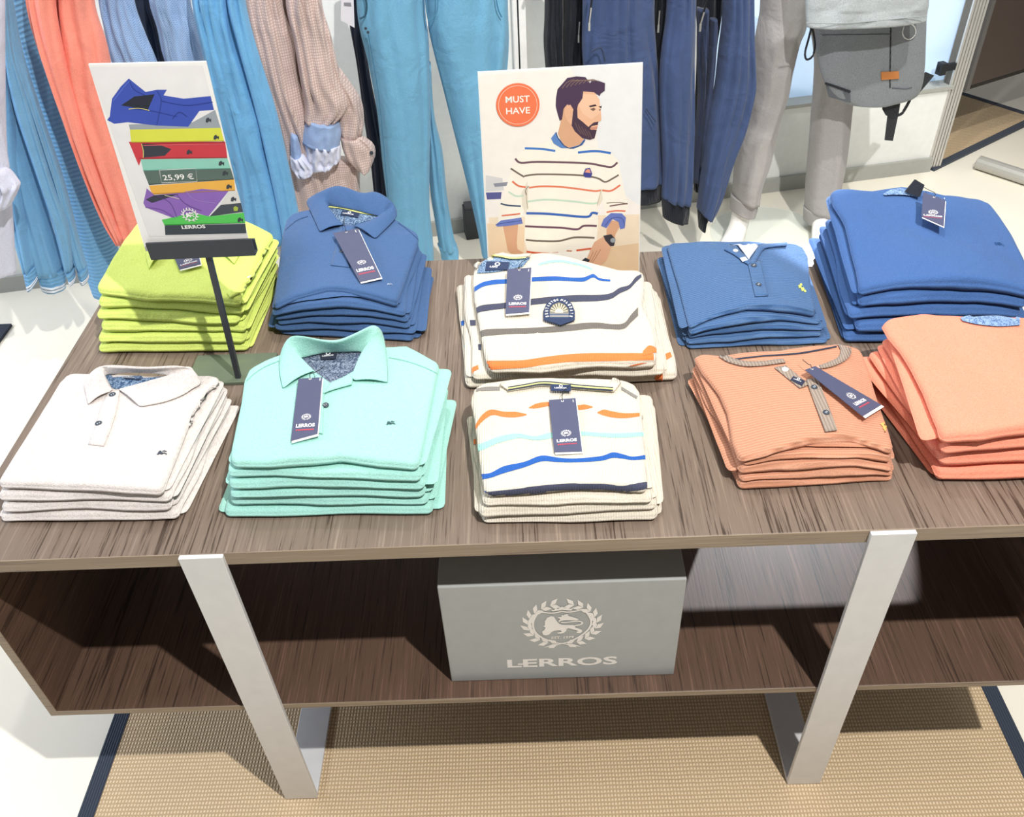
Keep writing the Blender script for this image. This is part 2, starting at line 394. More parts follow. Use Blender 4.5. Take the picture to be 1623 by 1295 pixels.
# grey carton with the crest, on the lower shelf
bxo = thing('display_box', 'grey carton with white lion crest standing upright on the lower shelf', 'box', (.52, .036, .343))
MB().box((.326, .034, .3432), (.718, .150, .610)).obj('carton', M_BOX, bxo, bevel=.002)
a = Art((.52, .034, .343), X, Z, .0004)
cx, cy = a.loc(891, 991); crest(a, (cx, cy), .072, '#f1ece6'); a.obj('printed_crest', bxo); a = Art((.52, .034, .343), X, Z, .0004)
x0, y0 = a.loc(891, 1049); a.text('LERROS', (x0, y0), .190, .0245, '#f1ece6', .028, 1.02)
xl0, yl0 = a.loc(832, 1051); a.line([(xl0-.012, yl0-.002), (xl0+.006, yl0-.002)], .004, '#f1ece6')
a.obj('lettering', bxo)

# sign stand
sg = thing('sign_stand', 'slim black sign stand holding a price card above the lime and white shirts', 'sign', (-.05, .43, .75))
M_SIGN = plain('#3a3d42', .4, .4, 0, 'sign_metal')
MB().box((-.128, .388, .7502), (.021, .472, .757)).obj('base_plate', plain('#66705f', .22, .5), sg, bevel=.001)
MB().box((-.0045, -.004, 0), (.0045, .004, .2585), ((Vector((.052, 0, 1))).normalized().cross(Y)*-1, Y, Vector((.052, 0, 1)).normalized()), Vector((-.0355, .402, .756))).obj('pole', M_SIGN, sg)
MB().box((-.112, .392, 1.008), (.056, .396, 1.038)).box((-.112, .396, 1.008), (.056, .410, 1.012)).box((-.112, .406, 1.008), (.056, .410, 1.030)).obj('card_holder', M_SIGN, sg, bevel=.0006)
acr = MB().prism([at_y(140, 102, .400), at_y(326, 98, .400), at_y(396, 392, .400), at_y(231, 398, .400)], (0, .004, 0)).obj('price_card', plain('#f1efec', .3, .4, 0, 'card_white'), sg)
a = Art((0, .400, 1.0), X, Z, .0003)
g = lambda pts, sx=2.815, ox=0, oy=0: [a.loc(ox+x/sx, oy+y/sx) for x, y in pts]
a.poly(g([(400,300),(905,292),(1100,1045),(665,1055)]), '#e6e3e3')
for pts, c in (([(575,555),(860,545),(960,490),(985,570),(580,578)], '#9aa1a8'), ([(490,520),(500,440),(540,385),(575,350),(650,410),(700,400),(745,400),(730,425),(820,440),(940,428),(955,490),(890,495),(840,565),(700,560),(570,545),(510,552),(478,535)], '#3f54b0'),
    ([(540,470),(600,430),(690,420),(660,490),(600,480)], '#2a2d3a'), ([(580,578),(985,570),(1000,630),(585,636)], '#d9da4f'), ([(575,632),(1005,632),(1015,705),(630,712),(620,740)], '#c93f48'),
    ([(632,640),(710,645),(765,665),(735,695),(640,703)], '#3b3d46'), ([(628,710),(1015,705),(1030,752),(640,762)], '#8fcab8'), ([(640,762),(1030,752),(1045,800),(665,825)], '#5c6d66'),
    ([(665,828),(1045,800),(1050,850),(680,868)], '#eab04f'), ([(640,905),(655,840),(690,870),(800,860),(900,842),(1020,852),(930,965),(860,945),(780,975),(650,925)], '#8c66b4'), ([(650,890),(690,870),(800,865),(680,905)], '#3b3d4a'),
    ([(1020,855),(1060,850),(1075,905),(985,912)], '#d9d6d2'), ([(985,914),(1075,905),(1085,945),(935,965)], '#474d55'), ([(722,980),(860,950),(935,965),(1088,948),(1095,995),(735,1005)], '#58c45a'), ([(735,1005),(1095,998),(1100,1040),(738,1048)], '#3f464e')):
    a.poly(g(pts), c)
for c, pts in (('#2b3a86', [(575,355),(600,400),(650,425)]), ('#2b3a86', [(700,405),(720,450),(700,555)]), ('#2b3a86', [(720,450),(830,470),(950,455)]), ('#2f3f95', [(600,485),(680,495),(790,520)]), ('#5b76d0', [(505,450),(560,380),(580,360)]),
    ('#2b3a86', [(835,520),(800,500),(770,530)]), ('#b0b02e', [(585,634),(1000,628)]), ('#8f2730', [(632,640),(1003,634)]), ('#9c2c36', [(620,706),(800,704),(1013,702)]), ('#e06a70', [(640,648),(1000,642)]),
    ('#5f9f90', [(640,759),(1028,750)]), ('#3b473f', [(664,822),(1043,798)]), ('#b88330', [(682,864),(1048,848)]), ('#5e4288', [(700,872),(760,905),(790,970)]), ('#5e4288', [(790,868),(830,910),(900,940)]), ('#a98acb', [(830,850),(870,890),(960,905)]),
    ('#6f4f9a', [(650,925),(720,935),(780,972)]), ('#2f8a34', [(735,1002),(1094,993)]), ('#e9df80', [(575,486),(620,482),(668,492)]), ('#e9df80', [(632,640),(640,672),(640,703)]), ('#e8e0c0', [(735,870),(800,886)])):
    a.line(g(pts), .0009, c, 10)
for x, y in ((930, 535), (965, 612), (845, 678), (988, 728), (1005, 772), (1022, 832), (1042, 888), (1072, 980)):
    a.poly(g([(x-12, y+8), (x-10, y-6), (x, y-12), (x+6, y-4), (x+13, y-6), (x+12, y+10), (x+4, y+2), (x-2, y+10)]), '#3c4148')
a.poly(g([(1042,925),(1050,918),(1064,925),(1060,940),(1044,940)]), '#a9b84a')
c0 = a.loc(796/2.815, 790/2.815); a.text('25,99 \u20ac', c0, .046, .0105, '#f4f2ee', .012)
fr = g([(712,758),(875,750),(880,808),(722,815),(712,758)]); a.line(fr, .0007, '#e8e6e2')
c0 = a.loc(848/2.815, 958/2.815); crest(a, c0, .014, '#f0eeea', False)
c0 = a.loc(864/2.815, 1010/2.815); a.text('LERROS', c0, .037, .0062, '#f4f2ee', .03)
a.obj('printed_shirts', sg)

# poster with the man in the striped jumper
ps = thing('poster', 'upright photo poster of a bearded man in a striped jumper behind the striped stack', 'poster', (.56, .70, .75))
Pbl, Pbr = Vector((.410, .684, .7502)), Vector((.7135, .684, .7502)); pn = Vector((0, -1, .045)).normalized()
ptl, ptr = on_plane(757, 115, Pbl, pn), on_plane(1019, 100, Pbl, pn)
MB().prism([Pbl, Pbr, ptr, ptl], -pn*.005).obj('board', plain('#f3f0ea', .4, .3, 0, 'poster_board'), ps)
MB().box((.53, .716, .7502), (.59, .720, .93)).box((.53, .70, .7502), (.59, .77, .754)).obj('easel_back', plain('#d9d6cf', .6), ps)
a = Art(Pbl, X, Z.cross(X).cross(X)*-1, .0004)
a = Art(Pbl, X, X.cross(pn)*-1, .0004)
q = lambda pts: [a.loc(770+x/4.18, 110+y/4.18) for x, y in pts]
def P(c, *pts): a.poly(q(pts), c)
def Ln(c, wd, *pts, n=16): a.line(q(pts), wd/4.18*.00107, c, n)
P('#f3ece2', (-45,40),(1040,-30),(1012,1385),(25,1385))
P('#e9eae8', (560,-20),(1040,-30),(1022,900),(800,760),(700,300))
P('#f0dcc0', (20,980),(1018,960),(1012,1385),(25,1385))
P('#e8c9a2', (720,1190),(1012,1150),(1012,1385),(600,1385)); P('#efd3b0', (10,1020),(260,1040),(250,1250),(20,1230))
P('#d5d3d0', (0,700),(110,720),(120,800),(0,810)); P('#5b5c90', (0,815),(105,812),(100,858),(8,862)); P('#8d8f9a', (50,755),(150,745),(160,770),(60,778))
# arms
P('#dba884', (110,1020),(215,1020),(205,1150),(210,1190),(250,1215),(190,1240),(145,1200),(130,1120))
P('#dba884', (800,1060),(830,1000),(905,1010),(860,1090),(855,1110),(800,1095))
# jumper
P('#f6efdf', (205,585),(260,525),(440,470),(500,520),(560,530),(640,500),(820,540),(880,610),(895,700),(930,850),(945,900),(925,960),(800,985),(770,870),(740,900),(745,1000),(730,1200),(690,1210),(400,1225),(280,1215),(255,1130),(262,930),(240,960),(235,985),(80,1010),(95,890),(120,820),(165,690),(180,640))
P('#e6dcc8', (235,820),(275,740),(280,900),(262,960),(240,900)); P('#e6dcc8', (738,880),(765,790),(775,860),(750,905))
Ln('#4a7dc4', 16, (258,522),(330,524),(400,530),(460,540)); Ln('#3f76c2', 17, (610,550),(690,542),(760,543),(828,555))
Ln('#6b4f5a', 15, (195,590),(230,618),(330,612),(500,615),(680,622),(780,640),(835,645),(872,615), n=28)
Ln('#75675b', 13, (165,655),(210,685),(255,712)); Ln('#75675b', 13, (255,706),(330,695),(480,695),(640,702),(740,720),(790,745),(840,722),(880,698), n=28)
Ln('#e2785a', 14, (175,740),(215,770),(265,780)); Ln('#e2805f', 14, (285,783),(370,774),(500,778),(620,792),(720,805),(760,800), n=24); Ln('#e2785a', 14, (770,800),(830,803),(890,765))
Ln('#c4dcc4', 14, (275,875),(400,862),(560,872),(700,888),(740,880)); Ln('#c4dcc4', 12, (150,810),(200,838),(250,835)); Ln('#8d8470', 7, (800,885),(870,880),(940,890))
Ln('#3a4c6a', 12, (98,888),(150,900),(232,905)); Ln('#7a5a5a', 10, (820,905),(880,895),(938,888)); Ln('#e2785a', 12, (105,968),(170,962),(228,955)); Ln('#e2785a', 12, (800,945),(860,936),(925,938))
Ln('#3a66b0', 19, (268,952),(400,955),(520,965),(670,976),(705,950),(742,955), n=26)
Ln('#6b4658', 16, (260,1038),(350,1042),(500,1048),(605,1058),(650,1035),(735,1036), n=26)
Ln('#76695c', 15, (265,1128),(350,1135),(480,1136),(590,1112),(720,1115), n=24)
Ln('#d9603f', 15, (270,1205),(330,1214),(440,1220)); Ln('#c76a50', 10, (440,1216),(480,1212)); Ln('#c0795f', 11, (535,1200),(570,1202)); Ln('#d9603f', 15, (600,1198),(660,1190),(715,1185))
P('#faf5ea', (250,1235),(400,1215),(690,1205),(640,1300),(240,1300))
# cuffs
P('#6e7fc2', (65,1028),(100,1000),(235,980),(245,1020),(150,1035),(75,1040)); P('#6a7bc0', (762,1035),(780,990),(830,950),(900,952),(928,980),(920,1050),(890,1058),(880,1010),(840,990),(800,1050))
Ln('#3c4a8a', 5, (65,1028),(110,1018),(240,1000)); Ln('#3c4a8a', 5, (790,1035),(835,985),(900,985),(920,1040))
# neck and shirt collar
P('#d9a884', (478,420),(500,330),(520,240),(600,300),(660,440),(640,490),(560,522),(510,500))
P('#5f87c2', (432,455),(465,412),(480,450),(520,500),(545,520),(500,520),(450,490)); P('#5f87c2', (545,520),(620,500),(655,455),(660,470),(640,500),(580,525))
Ln('#2f3f63', 6, (465,415),(480,455),(515,500),(550,520)); Ln('#2f3f63', 6, (555,522),(620,505),(655,465))
# head
P('#e8b794', (520,250),(545,160),(640,120),(720,150),(752,200),(762,290),(765,335),(745,350),(740,380),(720,450),(640,440),(580,380),(540,340))
P('#eec3a2', (640,160),(730,165),(755,215),(752,290),(700,330),(640,290),(610,230))
P('#4d3a52', (465,190),(475,130),(510,90),(540,55),(600,45),(660,50),(690,90),(700,75),(740,72),(790,90),(788,140),(760,160),(755,175),(715,150),(645,145),(640,190),(610,235),(600,290),(590,350),(575,330),(580,265),(540,230),(515,260),(505,330),(490,340),(475,290),(463,240))
P('#4a3848', (578,270),(605,240),(608,320),(640,345),(680,380),(690,370),(715,350),(745,345),(742,365),(700,375),(690,395),(735,400),(720,455),(690,465),(640,455),(590,410),(568,370))
P('#c98f78', (690,385),(740,375),(735,395),(700,400)); P('#e3b28f', (525,245),(560,232),(580,265),(570,320),(535,330),(520,290))
P('#7a5d50', (690,262),(715,252),(728,262),(712,275)); P('#3f3038', (682,240),(725,230),(735,240),(690,250)); P('#3f3038', (745,245),(768,240),(765,255)); P('#7a5d50', (745,265),(762,262),(757,273))
for k in range(7): Ln('#8d7566', 4, (505+k*28,125-k*7),(540+k*27,82-k*3),(585+k*27,66+k*2), n=6)
for k in range(5): Ln('#76605a', 4, (590+k*22,350+k*14),(605+k*22,385+k*12),(630+k*18,425+k*8), n=6)
# chest badge, watch, hand
P('#41468e', (645,690),(660,655),(690,650),(705,690),(695,715),(655,712)); P('#e39a80', (655,680),(668,660),(688,660),(695,685))
P('#e3b18f', (800,1095),(858,1110),(830,1180),(800,1260),(740,1310),(705,1300),(660,1290),(690,1200),(720,1140))
for k in range(3): Ln('#b07f60', 5, (760-k*24,1190+k*8),(730-k*20,1240+k*8),(705-k*14,1280+k*4), n=6)
P('#3d3a40', (778,1100),(830,1090),(858,1120),(850,1165),(825,1170),(790,1130)); a.disc(q([(842, 1130)])[0], .0052, '#9aa0a4', 16)
P('#33353f', (620,1275),(660,1245),(690,1260),(660,1300),(620,1300))
# round badge
c0 = q([(212, 235)])[0]; a.disc(c0, .0385, '#ee7a52', 40); a.disc(c0, .0345, '#f6d9c6', 40, .0338)
a.text('MUST', (c0[0], c0[1]+.0105), .0425, .0115, '#fdf3e8', .012); a.text('HAVE', (c0[0], c0[1]-.0098), .0425, .0115, '#fdf3e8', .012)
# fine outline of the jumper folds
Ln('#cfc2ab', 5, (275,770),(270,850),(280,920)); Ln('#cfc2ab', 5, (765,790),(750,850),(738,900)); Ln('#8a7a70', 5, (285,770),(262,800),(270,830))
a.obj('printed_photo', ps)
# ------------------------------------------------------------------ folded garments in stacks
ORD = ['topmost', 'second', 'third', 'fourth', 'fifth', 'sixth', 'seventh']
def bvh_of(o):
    base = WLOC[o.name]; me = o.data
    return BVHTree.FromPolygons([v.co+base for v in me.vertices], [tuple(p.vertices) for p in me.polygons])
class Stack:
    def __init__(s, seed, n, zt, bot, topL, topR, arch=.0, back=.0, front=None, backline=None, nz=.002, lump=None, topextra=.004):
        """bot: four world xy (FL, FR, BR, BL) of the lowest garment; topL/topR: outline of the topmost, front to back, in measured pixels"""
        s.seed, s.n, s.zt, s.arch, s.back, s.nz, s.lump = seed, n, zt, arch, back, nz, lump
        s.z0 = H+.0006; s.bot = [Vector(p) for p in bot]
        c = sum(s.bot, Vector((0, 0)))/4; s.c = c; s.hw = (s.bot[1]-s.bot[0]).length/2; s.hd = (s.bot[3]-s.bot[0]).length/2
        s.topextra = topextra
        s.L = [s.solve(*p) for p in topL]; s.R = [s.solve(*p) for p in topR]
        s.F = [s.L[0]]+[s.solve(*p) for p in (front or [])]+[s.R[0]]; s.B = [s.L[-1]]+[s.solve(*p) for p in (backline or [])]+[s.R[-1]]
        s.body = [None]*n; s.bv = [None]*n; s.root = [None]*n
    def iface(s, k, x, y):
        t = k/s.n; sx = max(-1.25, min(1.25, (x-s.c.x)/s.hw)); sy = max(-1.2, min(1.2, (y-s.c.y)/s.hd))
        z = s.z0 + (s.zt-s.z0)*t + s.arch*t*(1-sx*sx)*(1-.25*(sy+1)) + s.back*t*(sy+1)*.5
        z += 1.5*s.nz*min(1, k)*mnoise.noise(Vector((x*13, y*8, k*.9+s.seed*7.1)))
        z += .35*s.nz*min(1, k)*mnoise.noise(Vector((x*40, y*30, k*2.7+s.seed)))
        if k == s.n: z += .0035*(abs(mnoise.noise(Vector((x*9+y*4+s.seed*3, y*6-x*2, s.seed*1.3))))**.7-.3)*min(1, max(0, 1.1-abs(sx)))
        if s.lump and k:
            for (lx, ly, lr, lh) in s.lump: z += lh*t*math.exp(-((x-lx)**2+(y-ly)**2)/lr**2)
        return z
    def solve(s, px, py):
        z = s.zt-.005; p = at_z(px, py, z)
        for _ in range(6): z = s.iface(s.n-.45, p.x, p.y); p = at_z(px, py, z)
        return Vector((p.x, p.y))
    def slab(s, name, k, e, mat, parent, lo=0., hi=1., nu=34, nv=26, front_r=1.0):
        """cushion between interface k+lo and k+hi over the Coons patch of edge curves e = (front, back, left, right)"""
        F, B, L, R = [Pline(q) for q in e]
        cu = [.5-.5*math.cos(math.pi*i/nu) for i in range(nu+1)]; cv = [.5-.5*math.cos(math.pi*j/nv) for j in range(nv+1)]
        th = (s.zt-s.z0)/s.n*(hi-lo); Wd = (F(1)-F(0)).length; Dp = (L(1)-L(0)).length
        ru, rv_ = min(.4, th*.8/Wd), min(.4, th*.75*front_r/Dp)
        prof = lambda q, r: math.sqrt(max(0, 1-(1-min(q/r, 1))**2))
        top, botv = [], []
        rc = min(.011, .2*Wd, .2*Dp)
        for v_ in cv:
            for u_ in cu:
                u, v = u_, v_; au, av = 1-min(u, 1-u)*Wd/rc, 1-min(v, 1-v)*Dp/rc
                if au > 0 and av > 0:
                    bu, bv_ = au*math.sqrt(1-av*av/2), av*math.sqrt(1-au*au/2)
                    u = (1-bu)*rc/Wd if u < .5 else 1-(1-bu)*rc/Wd; v = (1-bv_)*rc/Dp if v < .5 else 1-(1-bv_)*rc/Dp
                p = F(u)*(1-v)+B(u)*v + L(v)*(1-u)+R(v)*u - (F(0)*(1-u)*(1-v)+F(1)*u*(1-v)+B(0)*(1-u)*v+B(1)*u*v)
                a = s.iface(k, p.x, p.y); b = s.iface(k+1, p.x, p.y)
                l2 = lo*smooth01((v*Dp-.004)/.02) if lo else 0
                if hi < 1: zz0, zz1 = a, lerp(a, b, hi)
                else: zz0, zz1 = lerp(a, b, l2), b
                if k == s.n-1 and hi >= 1: zz1 += s.topextra*.5
                m = (zz0+zz1)/2; t = prof(min(u_, 1-u_), ru)*prof(min(v_, 1-v_), rv_)*(zz1-zz0-.0016)/2
                top.append((p.x, p.y, m+t)); botv.append((p.x, p.y, m-t))
        n = (nu+1)*(nv+1); vs = top+botv; fs = []
        for j in range(nv):
            for i in range(nu):
                q = j*(nu+1)+i; fs.append((q, q+1, q+nu+2, q+nu+1)); fs.append((n+q, n+q+nu+1, n+q+nu+2, n+q+1))
        ring = [i for i in range(nu+1)]+[j*(nu+1)+nu for j in range(1, nv+1)]+[nv*(nu+1)+i for i in range(nu-1, -1, -1)]+[j*(nu+1) for j in range(nv-1, 0, -1)]
        for a, b in zip(ring, ring[1:]+ring[:1]): fs.append((b, a, n+a, n+b))
        return mesh_obj(name, vs, fs, mat, parent, sub=0)
    def build(s, name, cat, desc, group, mat, stackname, inset=.012, spread=.007, mats=None, jit=.006, tail=0.):
        rnd = random.Random(s.seed); n = s.n
        tq = [s.L[0], s.R[0], s.R[-1], s.L[-1]]
        for k in range(n):
            o_ = n-1-k; word = ORD[o_] if o_ < len(ORD) else 'low'
            where = ('topmost of' if o_ == 0 else 'lowest of' if k == 0 else word+' from the top of')
            t = k/(n-1) if n > 1 else 1
            if k == n-1: e = (s.F, s.B, s.L, s.R); cs = tq
            else:
                tt = t*.85
                cs = [s.bot[i].lerp(tq[i], tt)+Vector((rnd.uniform(-jit, jit), rnd.uniform(-jit*.5, jit*.5))) for i in range(4)]
                def edge(a, b, am):
                    d = (b-a); nn = Vector((-d.y, d.x)).normalized(); f1, f2 = rnd.uniform(0, 6), rnd.uniform(0, 6)
                    return [a.lerp(b, i/12)+nn*am*(math.sin(i/12*5+f1)+.5*math.sin(i/12*11+f2))*math.sin(math.pi*i/12) for i in range(13)]
                e = (edge(cs[0], cs[1], .0018), edge(cs[3], cs[2], .003), edge(cs[0], cs[3], .004), edge(cs[1], cs[2], .004))
            c = sum(cs, Vector((0, 0)))/4
            m = mats[k] if mats else mat
            r = thing(name, '%s, %s %s' % (desc, where, 'its stack' if stackname == 'its' else 'the '+stackname), cat, Vector((c.x, c.y, s.iface(k, c.x, c.y))), group); s.root[k] = r
            s.body[k] = s.slab('front_panel', k, e, m, r, .42, 1., 40 if k == n-1 else 30, 30 if k == n-1 else 22)
            s.bv[k] = bvh_of(s.body[k])
            # folded-back sleeves and tail under the front panel
            sp = spread*rnd.uniform(.4, 1.2)
            b4 = [cs[0]+Vector((-sp*rnd.uniform(-.3, 1), inset)), cs[1]+Vector((sp*rnd.uniform(.2, 1), inset)), cs[2]+Vector((sp*rnd.uniform(0, 1.3), rnd.uniform(-.004, .008))), cs[3]+Vector((-sp*rnd.uniform(0, 1.3), rnd.uniform(-.004, .008)))]
            ed = lambda a, b: [a.lerp(b, i/8) for i in range(9)]
            s.slab('folded_sleeve', k, (ed(b4[0], b4[1]), ed(b4[3], b4[2]), ed(b4[0], b4[3]), ed(b4[1], b4[2])), m, r, 0, .42, 22, 14)
        s.top = s.root[-1]; s.tb = s.body[-1]
        return s
    def hit(s, px, py, only_top=False):
        d = ray(px, py).normalized(); best = None
        for k in range(s.n-1, -1, -1):
            if only_top and k != s.n-1: break
            h = s.bv[k].ray_cast(CAM, d)
            if h[0] is not None and (best is None or h[3] < best[2]): best = (h[0], h[1] if h[1].dot(d) < 0 else -h[1], h[3], k)
        if best is None:
            zz = at_z(px, py, s.zt); h = s.bv[-1].find_nearest(zz); return h[0], Vector((0, 0, 1)), s.n-1
        return best[0], best[1], best[3]
    def hit_one(s, px, py, k):
        d = ray(px, py).normalized(); h = s.bv[k].ray_cast(CAM, d)
        if h[0] is None:
            h = s.bv[k].find_nearest(at_z(px, py, s.iface(k+.7, s.c.x, s.c.y)))
            return h[0], h[1] if h[1].z > -.2 else -h[1], k
        return h[0], h[1] if h[1].dot(d) < 0 else -h[1], k
    def band(s, name, cols, mat, lift=.0006, nx=None, ny=4, parent=None, thick=0., top=True, mode='y'):
        """cloth strip laid on the garment. cols: (xa, ya, xb, yb) edge point pairs along the strip"""
        nx = nx or max(8, int(len(cols)*6)); C_ = catmull(cols, nx) if len(cols) > 2 else [tuple(lerp(a, b, i/(nx-1)) for a, b in zip(cols[0], cols[1])) for i in range(nx)]
        vs, ks = [], []
        kk = s.n-1
        if not top:
            q = [s.hit((c[0]+c[2])/2, (c[1]+c[3])/2)[2] for c in C_]; kk = max(set(q), key=q.count)
        for c in C_:
            for j in range(ny+1):
                t = j/ny; p, n_, k = s.hit_one(lerp(c[0], c[2], t), lerp(c[1], c[3], t), kk)
                vs.append(p+n_*lift); ks.append(k)
        m = ny+1; fs = [(i*m+j, i*m+j+1, (i+1)*m+j+1, (i+1)*m+j) for i in range(nx-1) for j in range(ny)]
        a, b, c = vs[0], vs[1], vs[m]
        if (b-a).cross(c-a).z < 0: fs = [tuple(reversed(f)) for f in fs]
        k = max(set(ks), key=ks.count)
        return mesh_obj(name, vs, fs, mat, parent or s.root[k], solid=thick)
    def stripe(s, pts, wd, mat, top=True, name='knitted_stripe', lift=.0007):
        return s.band(name, [(x, y-wd/2, x, y+wd/2) if len(q) == 0 else (x, y-q[0]/2, x, y+q[0]/2) for x, y, *q in pts], mat, lift, top=top)
    def quad(s, name, c, mat, lift=.001, n=10, thick=0, top=True, parent=None):
        """c: TL, TR, BR, BL pixels; draped over the garment"""
        return s.band(name, [(c[0][0], c[0][1], c[3][0], c[3][1]), (c[1][0], c[1][1], c[2][0], c[2][1])], mat, lift, nx=n, ny=n, thick=thick, top=top, parent=parent)
    def collar(s, F, E, N, mat, thick=.0022, samples=44):
        """turned-down collar: F crest, E outer edge of the leaf, N neck seam; points (px, py, height above the shirt top)"""
        def pts(q):
            out = []
            for px, py, dz in catmull(q, samples):
                p = at_z(px, py, s.zt+dz)
                for _ in range(4): p = at_z(px, py, s.iface(s.n, p.x, p.y)+s.topextra*.5+dz)
                out.append(p)
            return out
        f, e, n_ = pts(F), pts(E), pts(N); rows = 9; vs = []
        for i in range(samples):
            for j in range(rows):
                if j < 4: t = j/4; p = n_[i].lerp(f[i], t); p = p + Vector((0, 0, .002*math.sin(math.pi*t)))
                else: t = (j-4)/4; p = f[i].lerp(e[i], t)+Vector((0, 0, .005*math.sin(math.pi*t)*min(1, (f[i]-e[i]).length/.02)))
                vs.append(p)
        fs = [(i*rows+j, (i+1)*rows+j, (i+1)*rows+j+1, i*rows+j+1) for i in range(samples-1) for j in range(rows-1)]
        o = mesh_obj('collar', vs, fs, mat, s.top); m = o.modifiers.new('solid', 'SOLIDIFY'); m.thickness = thick; m.offset = 0
        o.modifiers.new('sub', 'SUBSURF').render_levels = 1
        return o
    def button(s, px, py, r=.0056, mat=None, dz=.0012):
        p, n_, k = s.hit(px, py, True); n_ = n_.lerp(Vector((0, 0, 1)), .4).normalized()
        a = n_.orthogonal().normalized(); b = n_.cross(a); mb = MB(); N = 16; prof = [(1, 0), (1, .0012), (.88, .002), (.72, .0014), (.0, .0012)]
        vs = [p+n_*(dz+z)+(a*math.cos(6.2832*i/N)+b*math.sin(6.2832*i/N))*r*q for q, z in prof[:-1] for i in range(N)]+[p+n_*(dz+prof[-1][1])]
        fs = [(j*N+i, j*N+(i+1) % N, (j+1)*N+(i+1) % N, (j+1)*N+i) for j in range(3) for i in range(N)]+[(3*N+i, 3*N+(i+1) % N, 4*N) for i in range(N)]
        o = mesh_obj('button', vs, fs, mat or M_BUTTON, s.top, base=None)
        th = MB()
        for q in (-.3, .3): th.tube([p+n_*(dz+.0011)+a*r*q-b*r*.25, p+n_*(dz+.002)+a*r*q, p+n_*(dz+.0011)+a*r*q+b*r*.25], .0005, 5)
        th.obj('thread', M_THREAD, o)
        return o
    def crest_mark(s, px, py, wd, mat):
        """small embroidered lion"""
        p, n_, k = s.hit(px, py, True); n_ = n_.lerp(Vector((0, 0, 1)), .5).normalized()
        ex = (X-n_*X.dot(n_)).normalized(); ey = n_.cross(ex); a = Art(p, ex, ey, .0012); kk = wd/560
        a.poly([((x-565)*kk, (545-y)*kk) for x, y in LION], mat); a.poly([((x-565)*kk, (545-y)*kk) for x, y in FLAG], mat)
        return a.obj('embroidered_lion', s.top)
    def label_on(s, name, c, mat, txt, lift=.0025, tcol='#e8e8ea', parent=None):
        """small flat woven label (TL,TR,BR,BL)"""
        P_ = [s.hit(*q, True)[0]+Vector((0, 0, lift)) for q in c]
        n_ = (P_[1]-P_[0]).cross(P_[3]-P_[0]).normalized(); n_ = n_ if n_.z > 0 else -n_
        o = MB().prism(P_, -n_*.0007).obj(name, mat, parent or s.top)
        a = Art(P_[0], P_[1]-P_[0], P_[0]-P_[3], .0012); w_, h_ = (P_[1]-P_[0]).length, (P_[3]-P_[0]).length
        a.text(txt, (w_*.5, -h_*.62), w_*.62, h_*.2, tcol, .03); a.disc((w_*.5, -h_*.32), h_*.2, tcol, 16, h_*.11)
        a.obj('woven_lettering', o)
        return o
M_BUTTON = plain('#3d4652', .35, .5, 0, 'button_shell'); M_THREAD = plain('#dfe3e6', .8)
M_STRING = plain('#25262b', .7)
M_REDINK = plain('#c04a58', .5); M_INK = plain('#ece9ea', .5)
def hang_tag(st, c, label, lifts=(.004, .004, .004, .004), second=None, string=None, group=None):
    """swing tag lying on a garment: c = TL, TR, BR, BL pixels; lifts: heights above the cloth at those corners"""
    P_ = [st.hit(*q, True)[0] for q in c]
    zz = max(0, max(st.hit(*[sum(v)/4 for v in zip(*c)], True)[0].z - sum(p.z for p in P_)/4, 0))
    P_ = [at_z(q[0], q[1], p.z+l+zz) for q, p, l in zip(c, P_, lifts)]
    P_[3] = P_[0]+(P_[2]-P_[1]) if False else P_[3]
    n_ = (P_[2]-P_[0]).cross(P_[3]-P_[1]).normalized(); n_ = n_ if n_.z > 0 else -n_
    o_ = sum(P_, Vector())/4; P_ = [p-n_*(p-o_).dot(n_) for p in P_]
    t = thing('hang_tag', label, 'tag', P_[3], group)
    MB().prism(P_, -n_*.0008).obj('card', M_CARD, t)
    d = (P_[2]-P_[1]).normalized()*.003
    MB().prism([p+d*(1. if i < 2 else 1.2)+X*.0015-n_*.0012 for i, p in enumerate(P_)], -n_*.0007).obj('white_card', M_WHITE, t)
    ey = ((P_[0]-P_[3])+(P_[1]-P_[2])).normalized(); ex = ey.cross(n_); w_ = ((P_[1]-P_[0]).length+(P_[2]-P_[3]).length)/2; h_ = (P_[0]-P_[3]).length
    a = Art(o_, ex, ey, .0002)
    crest(a, (0, -h_*.17), w_*.2, M_INK, False); a.obj('printed_crest', t); a = Art(o_, ex, ey, .0002); a.text('LERROS', (0, -h_*.30), w_*.72, h_*.055, M_INK, .04); a.line([(-w_*.34, -h_*.365), (w_*.34, -h_*.365)], h_*.012, M_REDINK)
    for k in range(9): a.line([(-w_*.34+k*w_*.08, -h_*.375), (-w_*.31+k*w_*.08, -h_*.375)], h_*.016, M_REDINK)
    a.line([(w_*.40, h_*.42), (w_*.40, h_*.47)], .0012, M_INK)
    a.disc((0, h_*.46), .0022, M_INK, 14, .0012)
    a.obj('lettering', t)
    hp = o_+ey*h_*.46+n_*.001
    if string:
        s2 = [hp, hp+ey*.006+n_*.004]+[at_z(q[0], q[1], st.hit(*q, True)[0].z+.018) for q in string]
        MB().tube(catmull(s2, 16), .0006, 5).obj('string', M_STRING, t)
    return t

def Cr(pts, s, ox, oy): return [(p[0]/s+ox, p[1]/s+oy)+tuple(p[2:]) for p in pts]
